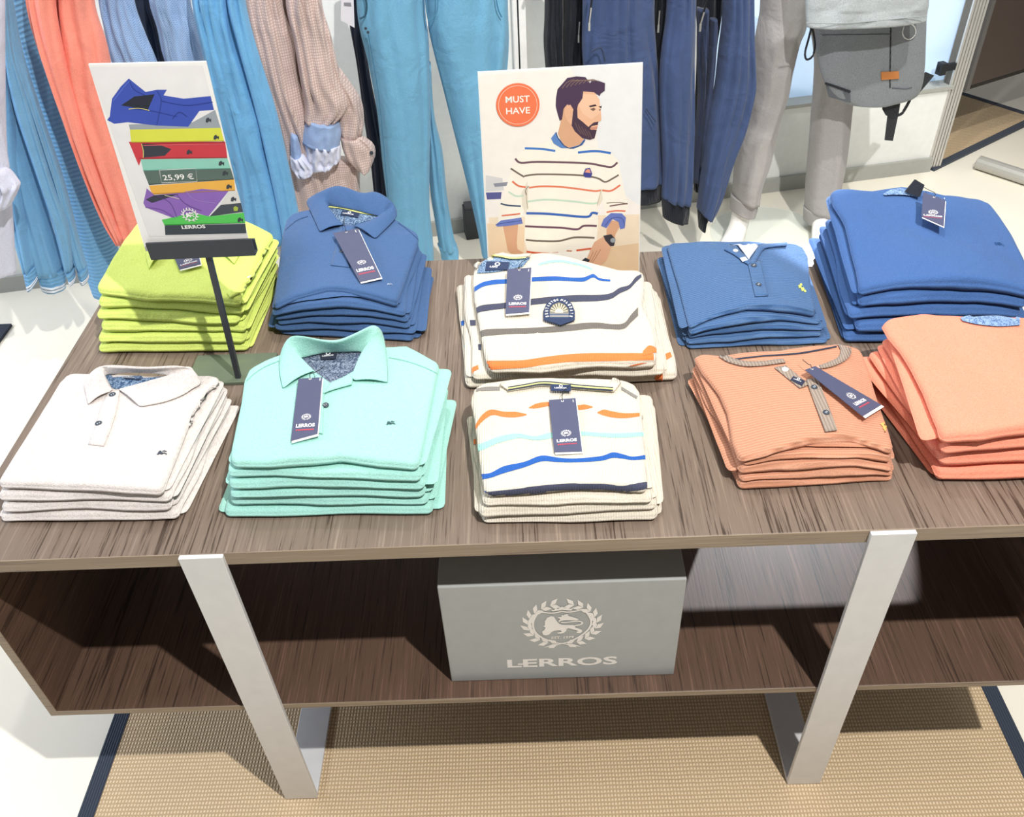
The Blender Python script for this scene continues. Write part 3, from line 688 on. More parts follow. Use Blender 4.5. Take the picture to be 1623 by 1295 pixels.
# ---- lime polo shirts (back left)
C_LIME = fabric('#d2e274'); 
A = Stack(1, 6, .872, [(-.318, .492), (-.038, .484), (-.022, .725), (-.29, .735)],
    [(153, 462), (166, 440), (182, 412), (200, 385), (216, 362), (226, 352)], [(381, 484), (388, 465), (402, 440), (416, 410), (432, 384), (436, 378)], arch=.006, back=.012, nz=.003,
    front=[(230, 473), (310, 476)], backline=[(300, 340), (380, 352)])
A.build('polo_shirt', 'polo shirt', 'lime green polo shirt', 'lime polo shirts', C_LIME, 'its', spread=.008)
A.collar(Cr([(255, 402, .006), (262, 375, .016), (285, 352, .026), (320, 348, .028), (352, 366, .018), (345, 395, .006)], 1, 0, 0), Cr([(236, 428, .001), (232, 392, .004), (262, 345, .01), (330, 335, .01), (384, 378, .004), (372, 420, .001)], 1, 0, 0),
    Cr([(262, 405, 0), (270, 388, 0), (290, 372, .002), (318, 368, .002), (340, 382, 0), (338, 398, 0)], 1, 0, 0), C_LIME)
A.quad('sleeve_hem', [(415, 425), (420, 430), (396, 446), (391, 441)], plain('#dfe2d2', .5), .002, 5, thick=.0012)
A.band('sleeve_fold', [(436, 388, 443, 396), (412, 420, 424, 428), (388, 446, 398, 454), (360, 466, 366, 474)], C_LIME, .001, thick=.004, nx=20)
hang_tag(A, [(272, 398), (312, 390), (318, 418), (284, 427)], 'navy swing tag peeking out below the sign holder on the lime stack', (.006,)*4)
# ---- navy polo shirts (second from left, back)
C_NAVY = fabric('#466490', wrinkle=.3)
B = Stack(2, 6, .822, [(.006, .532), (.276, .494), (.285, .72), (.022, .73)],
    [(434, 490), (438, 455), (444, 410), (449, 375), (454, 352), (463, 342)], [(630, 484), (640, 455), (652, 420), (660, 398), (664, 384), (662, 374)], arch=.026, back=.012, nz=.003, lump=[(.15, .5, .09, .006)],
    front=[(470, 474), (520, 461), (575, 470)], backline=[(520, 330), (600, 335)])
B.build('polo_shirt', 'polo shirt', 'navy blue polo shirt', 'navy polo shirts', C_NAVY, 'its', spread=.02)
k = lambda *p: Cr(p, 2.943, 380, 0)
B.collar(k((478, 1050, .004), (440, 1005, .008), (395, 930, .016), (420, 885, .03), (475, 872, .034), (570, 905, .03), (630, 900, .032), (690, 930, .026), (706, 965, .014), (640, 1015, .008), (530, 1052, .004)),
    k((372, 1085, .001), (335, 1000, .002), (312, 935, .004), (380, 905, .012), (470, 890, .014), (570, 920, .012), (650, 915, .012), (718, 965, .006), (735, 1000, .003), (715, 1035, .002), (632, 1118, .001)),
    k((488, 1052, .001), (440, 1015, .001), (410, 965, .002), (470, 968, .004), (540, 982, .004), (600, 998, .004), (650, 1010, .003), (655, 1016, .002), (630, 1030, .001), (590, 1045, .001), (548, 1055, .001)), C_NAVY)
M_LIN = fabric('#2d4a6c', 'lining', '#8aa0ba', .1)
B.band('lining', k((415, 968), (430, 985)) and [a+b for a, b in zip(k((415, 970), (500, 985), (580, 1003), (655, 1014)), k((470, 1045), (500, 1052), (545, 1048), (640, 1018)))], M_LIN, .0016, nx=18)
M_TAPE = plain('#dfe08a', .7); M_TAPED = plain('#2b3446', .7)
B.band('neck_tape', [a+b for a, b in zip(k((412, 960), (480, 968), (560, 988), (660, 1006)), k((410, 972), (480, 980), (560, 1000), (655, 1016)))], M_TAPE, .0034, nx=18, ny=1)
B.label_on('woven_label', k((480, 988), (560, 1000), (552, 1022), (470, 1010)), fabric('#23314f'), 'LERROS', .004)
B.band('placket', [a+b for a, b in zip(k((468, 1050), (455, 1120), (430, 1215), (425, 1240)), k((535, 1052), (530, 1130), (515, 1230), (510, 1250)))], C_NAVY, .0008, thick=.0012, nx=14)
B.button(*k((478, 1176))[0])
B.crest_mark(618, 451, .011, '#8fa0bb')
hang_tag(B, [(528, 370), (567, 361), (604, 440), (570, 446)], 'navy swing tag tilted on the navy polo shirt beside the lime stack', (.013, .012, .006, .006), string=[(545, 350), (548, 340)])
# ---- white polo shirts (front left)
C_WHITE = fabric('#dcd4cf', 'melange', '#cbc3be', .4)
C = Stack(3, 4, .818, [(-.322, .072), (-.048, .064), (-.028, .325), (-.285, .33)],
    [(-4, 772), (20, 735), (52, 685), (82, 635), (96, 612), (108, 600), (122, 597)], [(258, 783), (270, 755), (290, 705), (308, 660), (330, 625), (349, 610), (350, 603)], arch=.006, back=.004, nz=.002,
    front=[(50, 772), (130, 776), (200, 780)], backline=[(150, 598), (290, 603), (335, 600)])
C.build('polo_shirt', 'polo shirt', 'off-white polo shirt', 'off-white polo shirts', C_WHITE, 'its', spread=.014)
k = lambda *p: Cr(p, 3.7, 0, 500)
C.collar(k((650, 447, .003), (622, 385, .006), (606, 310, .014), (660, 303, .018), (860, 312, .018), (1060, 303, .018), (1118, 303, .014), (1075, 332, .01), (990, 358, .006), (850, 398, .004), (702, 440, .003)),
    k((515, 527, .001), (500, 460, .0015), (495, 385, .002), (600, 312, .006), (850, 320, .008), (1060, 312, .008), (1180, 388, .003), (1130, 432, .002), (1060, 475, .0015), (960, 512, .001), (820, 538, .001)),
    k((662, 440, .001), (630, 400, .001), (616, 355, .001), (680, 342, .002), (760, 335, .002), (880, 340, .002), (985, 354, .002), (960, 368, .001), (880, 390, .001), (800, 412, .001), (698, 438, .001)), C_WHITE)
C.band('lining', [a+b for a, b in zip(k((618, 352), (700, 340), (800, 338), (900, 345), (995, 357)), k((655, 425), (690, 434), (780, 415), (880, 388), (990, 360)))], M_LIN, .0012, nx=20)
C.band('neck_tape', [a+b for a, b in zip(k((640, 345), (760, 331), (880, 336), (990, 352)), k((640, 353), (760, 340), (880, 346), (988, 360)))], M_TAPED, .0016, nx=18, ny=1)
C.label_on('woven_label', k((740, 345), (850, 350), (830, 385), (735, 378)), fabric('#23314f'), 'LERROS', .003)
C.band('placket', [a+b for a, b in zip(k((640, 440), (600, 520), (560, 640), (520, 760)), k((705, 440), (690, 540), (655, 660), (610, 770)))], C_WHITE, .0008, thick=.0012, nx=14)
C.button(*k((661, 469))[0]); C.button(*k((580, 638))[0])
C.crest_mark(258, 718, .016, '#3d4450')
C.band('sleeve_fold', [a+b for a, b in zip(k((1290, 400), (1240, 500), (1180, 590), (1135, 640)), k((1300, 430), (1262, 510), (1215, 590), (1160, 645)))], C_WHITE, .001, thick=.003, nx=16)
# ---- mint polo shirts (front, second from left)
C_MINT = fabric('#a0d4c8', wrinkle=.28)
Dk = Stack(4, 6, .852, [(.022, .068), (.335, .058), (.345, .30), (.028, .315)],
    [(366, 738), (368, 718), (375, 684), (384, 640), (388, 608), (396, 592), (421, 579)], [(664, 744), (672, 711), (683, 651), (694, 595), (698, 582)], arch=.008, back=.006, nz=.0022,
    front=[(430, 739), (490, 735), (540, 730), (600, 738)], backline=[(450, 568), (540, 560), (645, 553)])
Dk.build('polo_shirt', 'polo shirt', 'mint green polo shirt', 'mint polo shirts', C_MINT, 'its', spread=.018)
k = lambda *p: Cr(p, 3.7, 340, 500)
Dk.collar(k((578, 328, .003), (515, 262, .008), (455, 185, .022), (452, 125, .036), (520, 122, .04), (650, 152, .036), (740, 150, .036), (850, 98, .042), (918, 68, .042), (945, 95, .034), (900, 165, .02), (858, 240, .01), (826, 330, .004), (822, 382, .003)),
    k((398, 435, .001), (383, 360, .002), (378, 295, .003), (392, 215, .008), (440, 160, .016), (640, 170, .016), (740, 165, .016), (850, 130, .018), (960, 80, .022), (992, 130, .012), (1008, 210, .006), (1016, 290, .003), (1020, 360, .0015), (1018, 395, .001)),
    k((590, 335, .001), (548, 300, .001), (508, 258, .001), (560, 240, .003), (620, 226, .004), (680, 218, .004), (740, 215, .004), (800, 214, .004), (855, 216, .003), (855, 235, .002), (840, 270, .001), (822, 320, .001), (812, 345, .001), (800, 365, .001)), C_MINT)
M_LIN2 = fabric('#3d4a60', 'lining', '#8892a3', .1)
Dk.band('lining', [a+b for a, b in zip(k((510, 258), (600, 232), (700, 218), (800, 214), (862, 216)), k((580, 325), (640, 372), (690, 402), (760, 368), (820, 325)))], M_LIN2, .0014, nx=22, ny=8)
Dk.band('neck_tape', [a+b for a, b in zip(k((508, 252), (620, 220), (740, 208), (860, 210)), k((512, 262), (620, 230), (740, 218), (860, 220)))], M_TAPED, .0045, nx=18, ny=1)
Dk.label_on('woven_label', k((620, 226), (725, 216), (715, 262), (625, 268)), fabric('#2b3040'), 'LERROS', .0035)
Dk.band('placket', [a+b for a, b in zip(k((580, 330), (600, 420), (600, 560), (590, 690)), k((685, 405), (645, 470), (640, 560), (635, 700)))], C_MINT, .0012, thick=.0014, nx=16)
Dk.band('placket_flap', [a+b for a, b in zip(k((690, 402), (760, 372), (822, 335)), k((640, 468), (700, 445), (806, 415)))], C_MINT, .003, thick=.0014, nx=14)
Dk.button(*k((652, 531))[0], r=.0052)
Dk.crest_mark(620, 671, .014, '#37555a')
hang_tag(Dk, k((492, 370), (632, 362), (604, 692), (447, 735)), 'navy swing tag on the mint polo shirt', (.013, .011, .006, .006), string=[(500, 590), (515, 580)])
M_MSEAM = fabric('#7fbfb1')
for q in (((1022, 248), (1120, 268), (1230, 305), (1318, 348)), ((378, 268), (300, 300), (230, 345), (186, 388))): Dk.stripe([tuple(v)+(1.3,) for v in k(*q)], 1.3, M_MSEAM, name='shoulder_seam')
k = lambda *p: Cr(p, 2.943, 380, 0)
for q in (((738, 1040), (780, 1070), (832, 1118)), ((318, 1010), (265, 1030), (212, 1075))): B.stripe([tuple(v)+(1.2,) for v in k(*q)], 1.2, fabric('#2f4870'), name='shoulder_seam')
k = lambda *p: Cr(p, 3.7, 340, 500)
# ---- striped jumpers (behind) with the chest patch
C_CREAM = fabric('#dfd6c5', 'knit', None, .42)
SB, SN, SG, SO, SM, SR = [fabric(c, 'knit', None, .2, 'yarn') for c in ('#2c62b4', '#4a4d62', '#75706a', '#ef8448', '#a5ddd0', '#8e8a84')]
E_ = Stack(5, 3, .812, [(.372, .345), (.690, .345), (.735, .60), (.352, .655)],
    [(775, 588), (768, 565), (760, 520), (752, 478), (750, 448), (753, 430)], [(1041, 577), (1040, 545), (1032, 515), (1018, 490), (1022, 460), (1020, 442), (1012, 437)], arch=.004, back=.012, nz=.004,
    front=[(860, 590), (950, 580)], backline=[(780, 414), (860, 408), (930, 420), (975, 435)])
E_.bot[1] = Vector((.735, .345))
E_.build('striped_jumper', 'jumper', 'cream knitted jumper with coloured stripes', 'striped jumpers at the back', C_CREAM, 'back stack', spread=.012)
k = lambda *p: Cr(p, 4.386, 720, 380)
K2 = lambda *p: [(x/4.386+720, ya/4.386+380, x/4.386+720, yb/4.386+380) for x, ya, yb in p]
E_.band('knitted_stripe', K2((140, 330, 365), (200, 296, 328), (280, 280, 312), (365, 275, 306), (540, 262, 292), (700, 256, 286), (820, 264, 290), (900, 262, 292), (960, 240, 265), (985, 250, 272), (1010, 268, 285), (1085, 278, 292)), SB)
E_.band('knitted_stripe', K2((152, 475, 515), (200, 455, 500), (345, 440, 480), (540, 412, 455), (700, 395, 440), (850, 386, 432), (1000, 385, 428), (1090, 372, 412), (1150, 335, 375), (1215, 315, 345), (1260, 262, 300), (1300, 240, 262)), SN)
E_.band('knitted_stripe', K2((176, 650, 690), (210, 626, 672), (380, 618, 658), (600, 610, 650), (800, 592, 636), (900, 580, 625), (1000, 578, 618), (1100, 588, 625), (1180, 580, 620), (1230, 520, 575), (1278, 470, 530)), SG)
E_.band('knitted_stripe', K2((228, 842, 905), (330, 842, 898), (480, 838, 890), (640, 815, 868), (800, 797, 850), (960, 790, 845), (1150, 790, 842), (1300, 790, 838), (1385, 795, 835)), SO)
E_.band('knitted_stripe', K2((585, 165, 180), (660, 145, 165), (740, 140, 158), (820, 155, 172), (900, 175, 190), (960, 200, 215)), SM)
for c, m in (([(48, 568), (108, 552), (108, 590), (50, 600)], SB), ([(110, 560), (148, 560), (150, 598), (112, 600)], SN), ([(72, 730), (160, 725), (165, 755), (78, 765)], SM), ([(165, 728), (186, 728), (186, 770), (168, 768)], SN), ([(102, 900), (165, 872), (170, 900), (108, 932)], SO)):
    E_.quad('knitted_stripe', k(*c), m, .0009, 6, top=False)
for c in ([(1395, 828), (1500, 782), (1512, 815), (1402, 880)], [(1205, 1035), (1315, 938), (1368, 935), (1300, 1010)], [(1398, 925), (1450, 910), (1448, 1010), (1400, 1000)]): E_.quad('knitted_stripe', k(*c), SO, .0012, 6, top=False)
E_.band('knitted_stripe', K2((1310, 780, 810), (1350, 740, 800), (1385, 745, 790), (1402, 760, 785)), SO, .0012)
# neck opening at the back left
M_LIN3 = fabric('#41658c', 'lining', '#9db2c8', .1)
nk = lambda *p: [E_.hit(*q, True)[0] for q in p]
E_.band('lining', [a+b for a, b in zip(k((190, 112), (300, 128), (420, 135), (530, 130)), k((160, 238), (260, 232), (370, 215), (475, 192)))], M_LIN3, .002, nx=16, ny=5)
E_.band('neck_rib', [a+b for a, b in zip(k((150, 205), (175, 130), (205, 98), (300, 100), (400, 125), (535, 118)), k((162, 215), (190, 145), (215, 112), (300, 122), (400, 142), (525, 132)))], C_CREAM, .004, nx=24, ny=2, thick=.004)
E_.band('neck_tape', [a+b for a, b in zip(k((200, 118), (300, 124), (400, 144), (505, 138)), k((205, 126), (300, 134), (400, 152), (495, 146)))], M_TAPE, .0062, nx=16, ny=1)
E_.label_on('woven_label', k((225, 165), (385, 170), (375, 222), (215, 228)), fabric('#34405f'), 'LERROS', .005)
# chest patch
pp = [E_.hit(*q, True)[0] for q in k((620, 420), (838, 420), (838, 590), (620, 590))]
o_ = sum(pp, Vector())/4+Vector((0, 0, .0045)); n_ = (pp[2]-pp[0]).cross(pp[1]-pp[3]).normalized(); n_ = n_ if n_.z > 0 else -n_
ex = ((pp[1]-pp[0])+(pp[2]-pp[3])).normalized(); a = Art(o_, ex, n_.cross(ex), .0)
pq = lambda pts: [a.loc(*q) for q in k(*pts)]
ol = [(620, 560), (619, 500), (640, 448), (680, 414), (728, 402), (780, 414), (818, 448), (838, 500), (838, 560), (790, 578), (740, 595), (690, 580)]
pb = MB(); pb.prism([a.o+a.ex*x+a.ey*y for x, y in pq(ol)], a.n*.0012).obj('chest_patch', fabric('#33405e'), E_.top); a.z = .0013
a.poly(pq([(664, 548), (664, 490), (685, 455), (728, 438), (770, 455), (796, 490), (796, 548)]), '#6f6a5c')
for i in range(9):
    th = math.radians(10+i*20); c_ = (728, 508); a.poly(pq([(c_[0]+22*math.cos(th-.1), c_[1]-18*math.sin(th-.1)), (c_[0]+62*math.cos(th-.06), c_[1]-62*math.sin(th-.06)), (c_[0]+62*math.cos(th+.06), c_[1]-62*math.sin(th+.06)), (c_[0]+22*math.cos(th+.1), c_[1]-18*math.sin(th+.1))]), '#e9ddb8')
a.poly(pq([(700, 510), (706, 492), (728, 484), (750, 492), (757, 510)]), '#f0e6c4')
for i, cc in enumerate(('#8b8a84', '#56627e', '#9a9890', '#3c4a68')): a.poly(pq([(664, 510+i*10), (796, 510+i*10), (796, 521+i*10), (664, 521+i*10)]), cc)
s1 = 'SUNTASTIC'; s2 = 'HOLIDAYS'
for word, a0, a1 in ((s1, 200, 98), (s2, 78, -20)):
    for i, ch in enumerate(word):
        th = math.radians(lerp(a0, a1, i/(len(word)-1))); px, py = 729+88*math.cos(th), 508-86*math.sin(th)
        c_ = pq([(px, py)])[0]; a.text(ch, c_, .0036, .0058, '#f4f2ec', .04, rot=th-math.pi/2)
a.obj('patch_embroidery', E_.top)
hang_tag(E_, k((368, 202), (536, 196), (520, 498), (356, 518)), 'navy swing tag lying on the striped jumper left of its chest patch', (.016, .016, .007, .007), string=[(828, 415), (838, 410)])
# ---- striped jumpers (front)
F_ = Stack(6, 4, .815, [(.402, .034), (.662, .030), (.690, .262), (.385, .268)],
    [(769, 786), (764, 760), (757, 705), (752, 665), (746, 640), (752, 622), (768, 612)], [(1027, 780), (1024, 740), (1020, 690), (1017, 655), (1014, 628), (1005, 615), (985, 608)], arch=.008, back=.004, nz=.003,
    front=[(830, 782), (900, 776), (970, 775)], backline=[(830, 606), (920, 606)])
F_.build('striped_jumper', 'jumper', 'cream knitted jumper with painterly stripes', 'striped jumpers at the front', C_CREAM, 'front stack', spread=.018)
k = lambda *p: Cr(p, 4.774, 730, 590)
K2 = lambda *p: [(x/4.774+730, ya/4.774+590, x/4.774+730, yb/4.774+590) for x, ya, yb in p]
F_.band('knitted_stripe', K2((115, 400, 435), (150, 340, 390), (200, 295, 345), (250, 285, 325), (330, 300, 340), (420, 302, 342), (500, 318, 326)), SO)
F_.band('knitted_stripe', K2((515, 270, 274), (570, 240, 275), (640, 228, 262), (690, 230, 258), (880, 250, 285), (940, 246, 282), (1000, 262, 268)), SO)
F_.band('knitted_stripe', K2((1035, 304, 310), (1085, 285, 330), (1160, 300, 345), (1250, 312, 348), (1355, 308, 335)), SO)
F_.band('knitted_stripe', K2((105, 560, 605), (180, 530, 585), (280, 490, 540), (380, 468, 512), (450, 465, 500), (560, 485, 515), (640, 466, 510), (690, 458, 500), (910, 450, 482), (1050, 458, 490), (1200, 462, 498), (1390, 452, 485)), SM)
F_.band('knitted_stripe', K2((160, 772, 812), (230, 762, 800), (330, 712, 765), (480, 680, 722), (580, 640, 685), (640, 632, 675), (740, 648, 682), (870, 654, 684), (1060, 636, 672), (1150, 608, 650), (1220, 620, 655), (1300, 640, 666), (1403, 626, 660)), SB)
F_.band('knitted_stripe', K2((192, 905, 952), (400, 884, 934), (600, 860, 914), (800, 844, 898), (1000, 842, 894), (1100, 844, 896), (1210, 858, 906), (1300, 848, 896), (1408, 832, 878)), SN, .0012, ny=6)
for c, m in (([(1372, 320), (1470, 322), (1470, 352), (1372, 350)], SR), ([(1395, 498), (1482, 505), (1485, 540), (1400, 530)], SO), ([(1415, 680), (1480, 690), (1482, 715), (1420, 705)], SM), ([(1420, 862), (1500, 875), (1505, 915), (1428, 905)], SB), ([(92, 712), (145, 710), (148, 738), (98, 742)], SM), ([(90, 905), (158, 905), (160, 940), (92, 944)], SB), ([(100, 510), (118, 505), (118, 545), (102, 550)], SO), ([(160, 125), (295, 112), (300, 140), (150, 145)], SR), ([(1215, 110), (1340, 185), (1330, 205), (1215, 135)], SR)):
    F_.quad('knitted_stripe', k(*c), m, .001, 6, top=False)
F_.band('neck_rib', [a+b for a, b in zip(k((300, 108), (330, 95), (400, 115), (620, 78), (850, 100), (1100, 118), (1150, 62), (1215, 90)), k((365, 152), (372, 140), (430, 130), (620, 96), (850, 120), (1100, 140), (1140, 160), (1160, 160)))], C_CREAM, .003, nx=40, ny=2, thick=.003)
for (dy, mt, lf) in ((-2, M_TAPED, .0066), (8, M_TAPE, .0069), (19, M_TAPED, .0066)):
    F_.band('neck_tape', [a+b for a, b in zip(k((365, 134+dy), (500, 112+dy), (620, 92+dy), (740, 100+dy), (900, 118+dy), (1150, 138+dy)), k((365, 142+dy), (500, 120+dy), (620, 101+dy), (740, 109+dy), (900, 128+dy), (1150, 148+dy)))], mt, lf, nx=24, ny=1)
F_.label_on('woven_label', k((684, 118), (835, 124), (835, 172), (684, 168)), fabric('#34405f'), 'LERROS', .008)
a = None
F_.band('sleeve_edge', K2((120, 128, 150), (200, 112, 130), (300, 112, 128)), SR, .001)
hang_tag(F_, k((668, 207), (870, 197), (920, 595), (708, 606)), 'navy swing tag in the middle of the front striped jumper', (.007, .007, .004, .004), string=[(893, 620), (902, 612)])
# ---- navy button-neck shirts (right, back)
C_NAVR = fabric('#55759f', 'rib_y', '#3f5f8b', .3)
G = Stack(7, 5, .796, [(.772, .440), (1.022, .441), (1.035, .69), (.765, .72)],
    [(1092, 522), (1084, 490), (1072, 445), (1062, 412), (1057, 394), (1064, 388)], [(1293, 500), (1286, 470), (1282, 440), (1280, 412), (1272, 396), (1258, 391)], arch=.030, back=.010, nz=.004,
    front=[(1130, 505), (1180, 490), (1235, 490)], backline=[(1120, 389), (1180, 392)])
G.build('button_neck_shirt', 'shirt', 'navy finely ribbed button-neck shirt', 'navy button-neck shirts', C_NAVR, 'its', spread=.016)
k = lambda *p: Cr(p, 2.737, 1030, 280)
G.band('neck_rib', [a+b for a, b in zip(k((322, 322), (365, 345), (410, 378), (428, 388)), k((350, 300), (385, 325), (425, 358), (440, 372)))], C_NAVR, .002, nx=16, ny=2, thick=.002)
G.band('neck_rib', [a+b for a, b in zip(k((432, 376), (452, 342), (472, 306), (520, 298), (592, 292)), k((452, 392), (470, 355), (492, 322), (525, 312), (590, 306)))], C_NAVR, .002, nx=20, ny=2, thick=.002)
G.quad('size_card', k((336, 244), (428, 240), (468, 312), (428, 368)), plain('#c6cbd6', .5, .3, 0, 'size_card'), .004, 8, thick=.001)
G.quad('woven_label', k((388, 362), (412, 356), (424, 370), (400, 378)), plain('#dfe3ea', .7), .0045, 4)
G.quad('placket', k((424, 378), (478, 368), (512, 520), (456, 524)), C_NAVR, .0014, 10, thick=.0014)
for x, y in ((450, 392), (470, 475)): G.button(*k((x, y))[0], r=.0054, dz=.003)
G.button(*k((370, 331))[0], r=.005, mat=plain('#d9dce0', .4, .4), dz=.0045)
for i, (x, y, r) in enumerate(((650, 478, 8), (662, 490, 9), (655, 470, 6), (672, 498, 6))): G.quad('embroidered_leaf', k((x-r, y-r*.6), (x+r*.5, y-r), (x+r, y+r*.6), (x-r*.4, y+r)), plain('#c3cf6a', .8), .0012, 3)
# ---- navy sweatshirts (far right, back)
C_ROY = fabric('#44669c', wrinkle=.32)
Hs = Stack(8, 5, .858, [(1.055, .432), (1.350, .424), (1.362, .70), (1.07, .745)],
    [(1361, 466), (1355, 430), (1345, 395), (1338, 365), (1330, 348), (1318, 330), (1314, 315), (1322, 308)], [(1640, 470), (1622, 420), (1605, 380), (1585, 350), (1568, 328), (1550, 320)], arch=.022, back=.022, nz=.004,
    front=[(1420, 456), (1490, 450), (1560, 453)], backline=[(1380, 312), (1430, 302), (1490, 318)])
Hs.build('sweatshirt', 'sweatshirt', 'royal blue sweatshirt', 'royal blue sweatshirts', C_ROY, 'its', spread=.030, jit=.009)
k = lambda *p: Cr(p, 2.737, 1030, 280)
M_LIN4 = fabric('#8ea9cc', 'lining', '#3f5f8f', .1)
Hs.band('lining', [a+b for a, b in zip(k((1010, 84), (1050, 62), (1100, 60), (1160, 78)), k((1020, 88), (1060, 86), (1110, 88), (1165, 98)))], M_LIN4, .004, nx=14)
Hs.crest_mark(1583, 387, .018, '#2c4d80')
ht = hang_tag(Hs, k((1186, 66), (1282, 102), (1275, 214), (1178, 172)), 'grey blue square swing tag on the royal blue sweatshirts', (.028, .028, .018, .018), string=[(1470, 300), (1463, 296)])
pr = [at_z(x, y, Hs.zt+z) for (x, y), z in zip(k((1108, 64), (1152, 12), (1192, 36), (1172, 88)), (.042, .058, .058, .042))]
MB().prism(pr, Vector((0, .004, -.002))).obj('black_tag_ribbon', fabric('#23262e'), ht)
# ---- coral button-neck shirts (right, front)
C_CORR = fabric('#d29a7e', 'rib_y', '#bb8266', .3)
I_ = Stack(9, 5, .805, [(.790, .086), (1.028, .090), (1.03, .345), (.765, .345)],
    [(1171, 734), (1160, 705), (1152, 660), (1138, 628), (1112, 595), (1100, 572), (1108, 566)], [(1416, 720), (1408, 690), (1394, 650), (1380, 605), (1370, 575), (1362, 556)], arch=.028, back=.006, nz=.004,
    front=[(1215, 722), (1290, 700), (1350, 700)], backline=[(1145, 568), (1240, 560), (1330, 550)])
I_.build('button_neck_shirt', 'shirt', 'coral finely ribbed button-neck shirt', 'coral button-neck shirts', C_CORR, 'its', spread=.016)
k = lambda *p: Cr(p, 2.989, 1080, 480)
C_GREYB = fabric('#ac9c8e', 'rib_x', '#8d7f74', .15)
I_.band('neck_rib', [a+b for a, b in zip(k((178, 262), (225, 288), (300, 306), (380, 304), (470, 292), (492, 290)), k((200, 248), (250, 272), (310, 284), (380, 284), (450, 276), (480, 274)))], C_GREYB, .0018, nx=26, ny=2, thick=.002)
I_.band('neck_rib', [a+b for a, b in zip(k((738, 202), (752, 235), (735, 268), (690, 290), (650, 305)), k((800, 222), (796, 255), (765, 285), (710, 308), (660, 318)))], C_GREYB, .0018, nx=20, ny=2, thick=.002)
I_.band('neck_tape', [a+b for a, b in zip(k((238, 268), (380, 252), (560, 238), (735, 206)), k((240, 275), (380, 258), (560, 245), (735, 213)))], M_TAPED, .0015, nx=20, ny=1)
I_.quad('button_band', k((440, 312), (492, 302), (604, 392), (560, 410)), C_GREYB, .0016, 10, thick=.0012)
I_.quad('placket', k((590, 372), (642, 358), (736, 610), (680, 618)), C_GREYB, .0022, 12, thick=.0014)
I_.label_on('woven_label', k((528, 356), (585, 378), (570, 402), (514, 374)), fabric('#30354a'), 'LERROS', .004)
for x, y in ((627, 410), (683, 530)): I_.button(*k((x, y))[0], r=.005, dz=.004)
I_.button(*k((490, 324))[0], r=.0052, mat=plain('#eceae4', .4, .4), dz=.003)
I_.quad('embroidered_leaf', k((940, 575), (962, 565), (985, 592), (962, 600)), plain('#e5b56a', .8), .0012, 4)
hang_tag(I_, k((584, 322), (636, 294), (944, 488), (862, 532)), 'navy swing tag slanting across the coral button-neck shirt', (.010, .008, .008, .010), string=[(1282, 578), (1272, 570)])
# ---- orange sweatshirts (far right, front)
C_ORA = fabric('#f3957a', wrinkle=.25)
J_ = Stack(10, 4, .850, [(1.082, .088), (1.335, .082), (1.345, .33), (1.058, .345)],
    [(1491, 698), (1478, 670), (1462, 630), (1442, 590), (1424, 562), (1405, 540), (1396, 524), (1404, 514)], [(1720, 672), (1700, 630), (1680, 590), (1665, 555), (1650, 520), (1640, 512)], arch=.012, back=.006, nz=.003,
    front=[(1560, 694), (1640, 682)], backline=[(1460, 505), (1540, 512)])
J_.build('sweatshirt', 'sweatshirt', 'bright orange sweatshirt', 'orange sweatshirts', C_ORA, 'its', spread=.028, jit=.009)
k = lambda *p: Cr(p, 2.989, 1080, 480)
J_.band('lining', [a+b for a, b in zip(k((1320, 76), (1400, 60), (1500, 52), (1600, 76)), k((1330, 92), (1400, 108), (1500, 118), (1600, 112)))], M_LIN4, .003, nx=16)
# ------------------------------------------------------------------ hanging garments along the back wall
def strip(name, rows, off, depth, mat, parent, folds=3, amp=.012, seed=0, M=30, K=26, drift=.6, back=.6, hemflare=0, sharp=1.15):
    """hanging cloth tube. rows (xl, yl, xr, yr[, d]) top to bottom, measured edge points on a plane parallel to the wall"""
    rnd = random.Random(seed); ph = rnd.uniform(0, 6)
    rows = [tuple(r)+((0,) if len(r) == 4 else ()) for r in rows]
    R_ = catmull(rows, M); vs = []; n = K*2
    for i, r in enumerate(R_):
        t = i/(M-1); Lp, Rp = at_wall(r[0], r[1], off+r[4]), at_wall(r[2], r[3], off+r[4]); c = (Lp+Rp)/2; a_ = (Rp-Lp)/2
        hw = a_.length
        for j in range(n):
            if j < K: s = -math.cos(math.pi*(j+.5)/K)
            else: s = math.cos(math.pi*(j-K+.5)/K)
            e = math.sqrt(max(0, 1-s*s))
            q = folds*1.57*(s+.45*mnoise.noise(Vector((s*1.3, t*1.6, seed*3.3))))+ph+drift*t*2.2
            am = .35+1.1*max(0, .5+mnoise.noise(Vector((s*1.7+seed, t*2.6, 4.4))))
            fd = amp*am*((abs(math.sin(q))**sharp)-.5)+amp*.6*mnoise.noise(Vector((s*2.6, t*4.5, seed+.5)))+amp*.25*mnoise.noise(Vector((s*7, t*11, seed+.9)))
            d = (depth*e*.5 + fd*min(1, e*1.6)) if j < K else (-depth*e*.5*back + fd*.3*e)
            vs.append(c+a_*s+WN*d)
    fs = [(i*n+j, i*n+(j+1) % n, (i+1)*n+(j+1) % n, (i+1)*n+j) for i in range(M-1) for j in range(n)]
    fs += [tuple(range(n)), tuple(reversed(range((M-1)*n, M*n)))]
    o = mesh_obj(name, vs, fs, mat, parent)
    bm = bmesh.new(); bm.from_mesh(o.data); bmesh.ops.recalc_face_normals(bm, faces=bm.faces); bm.to_mesh(o.data); bm.free()
    return o
def garment(name, label, cat, x, z, off, group=None): return thing(name, label, cat, wpt(x, z, off), group)
def Z1(*rows): return [tuple(v/2.815 if i < 4 else v for i, v in enumerate(r)) for r in rows]           # crop of the left garments
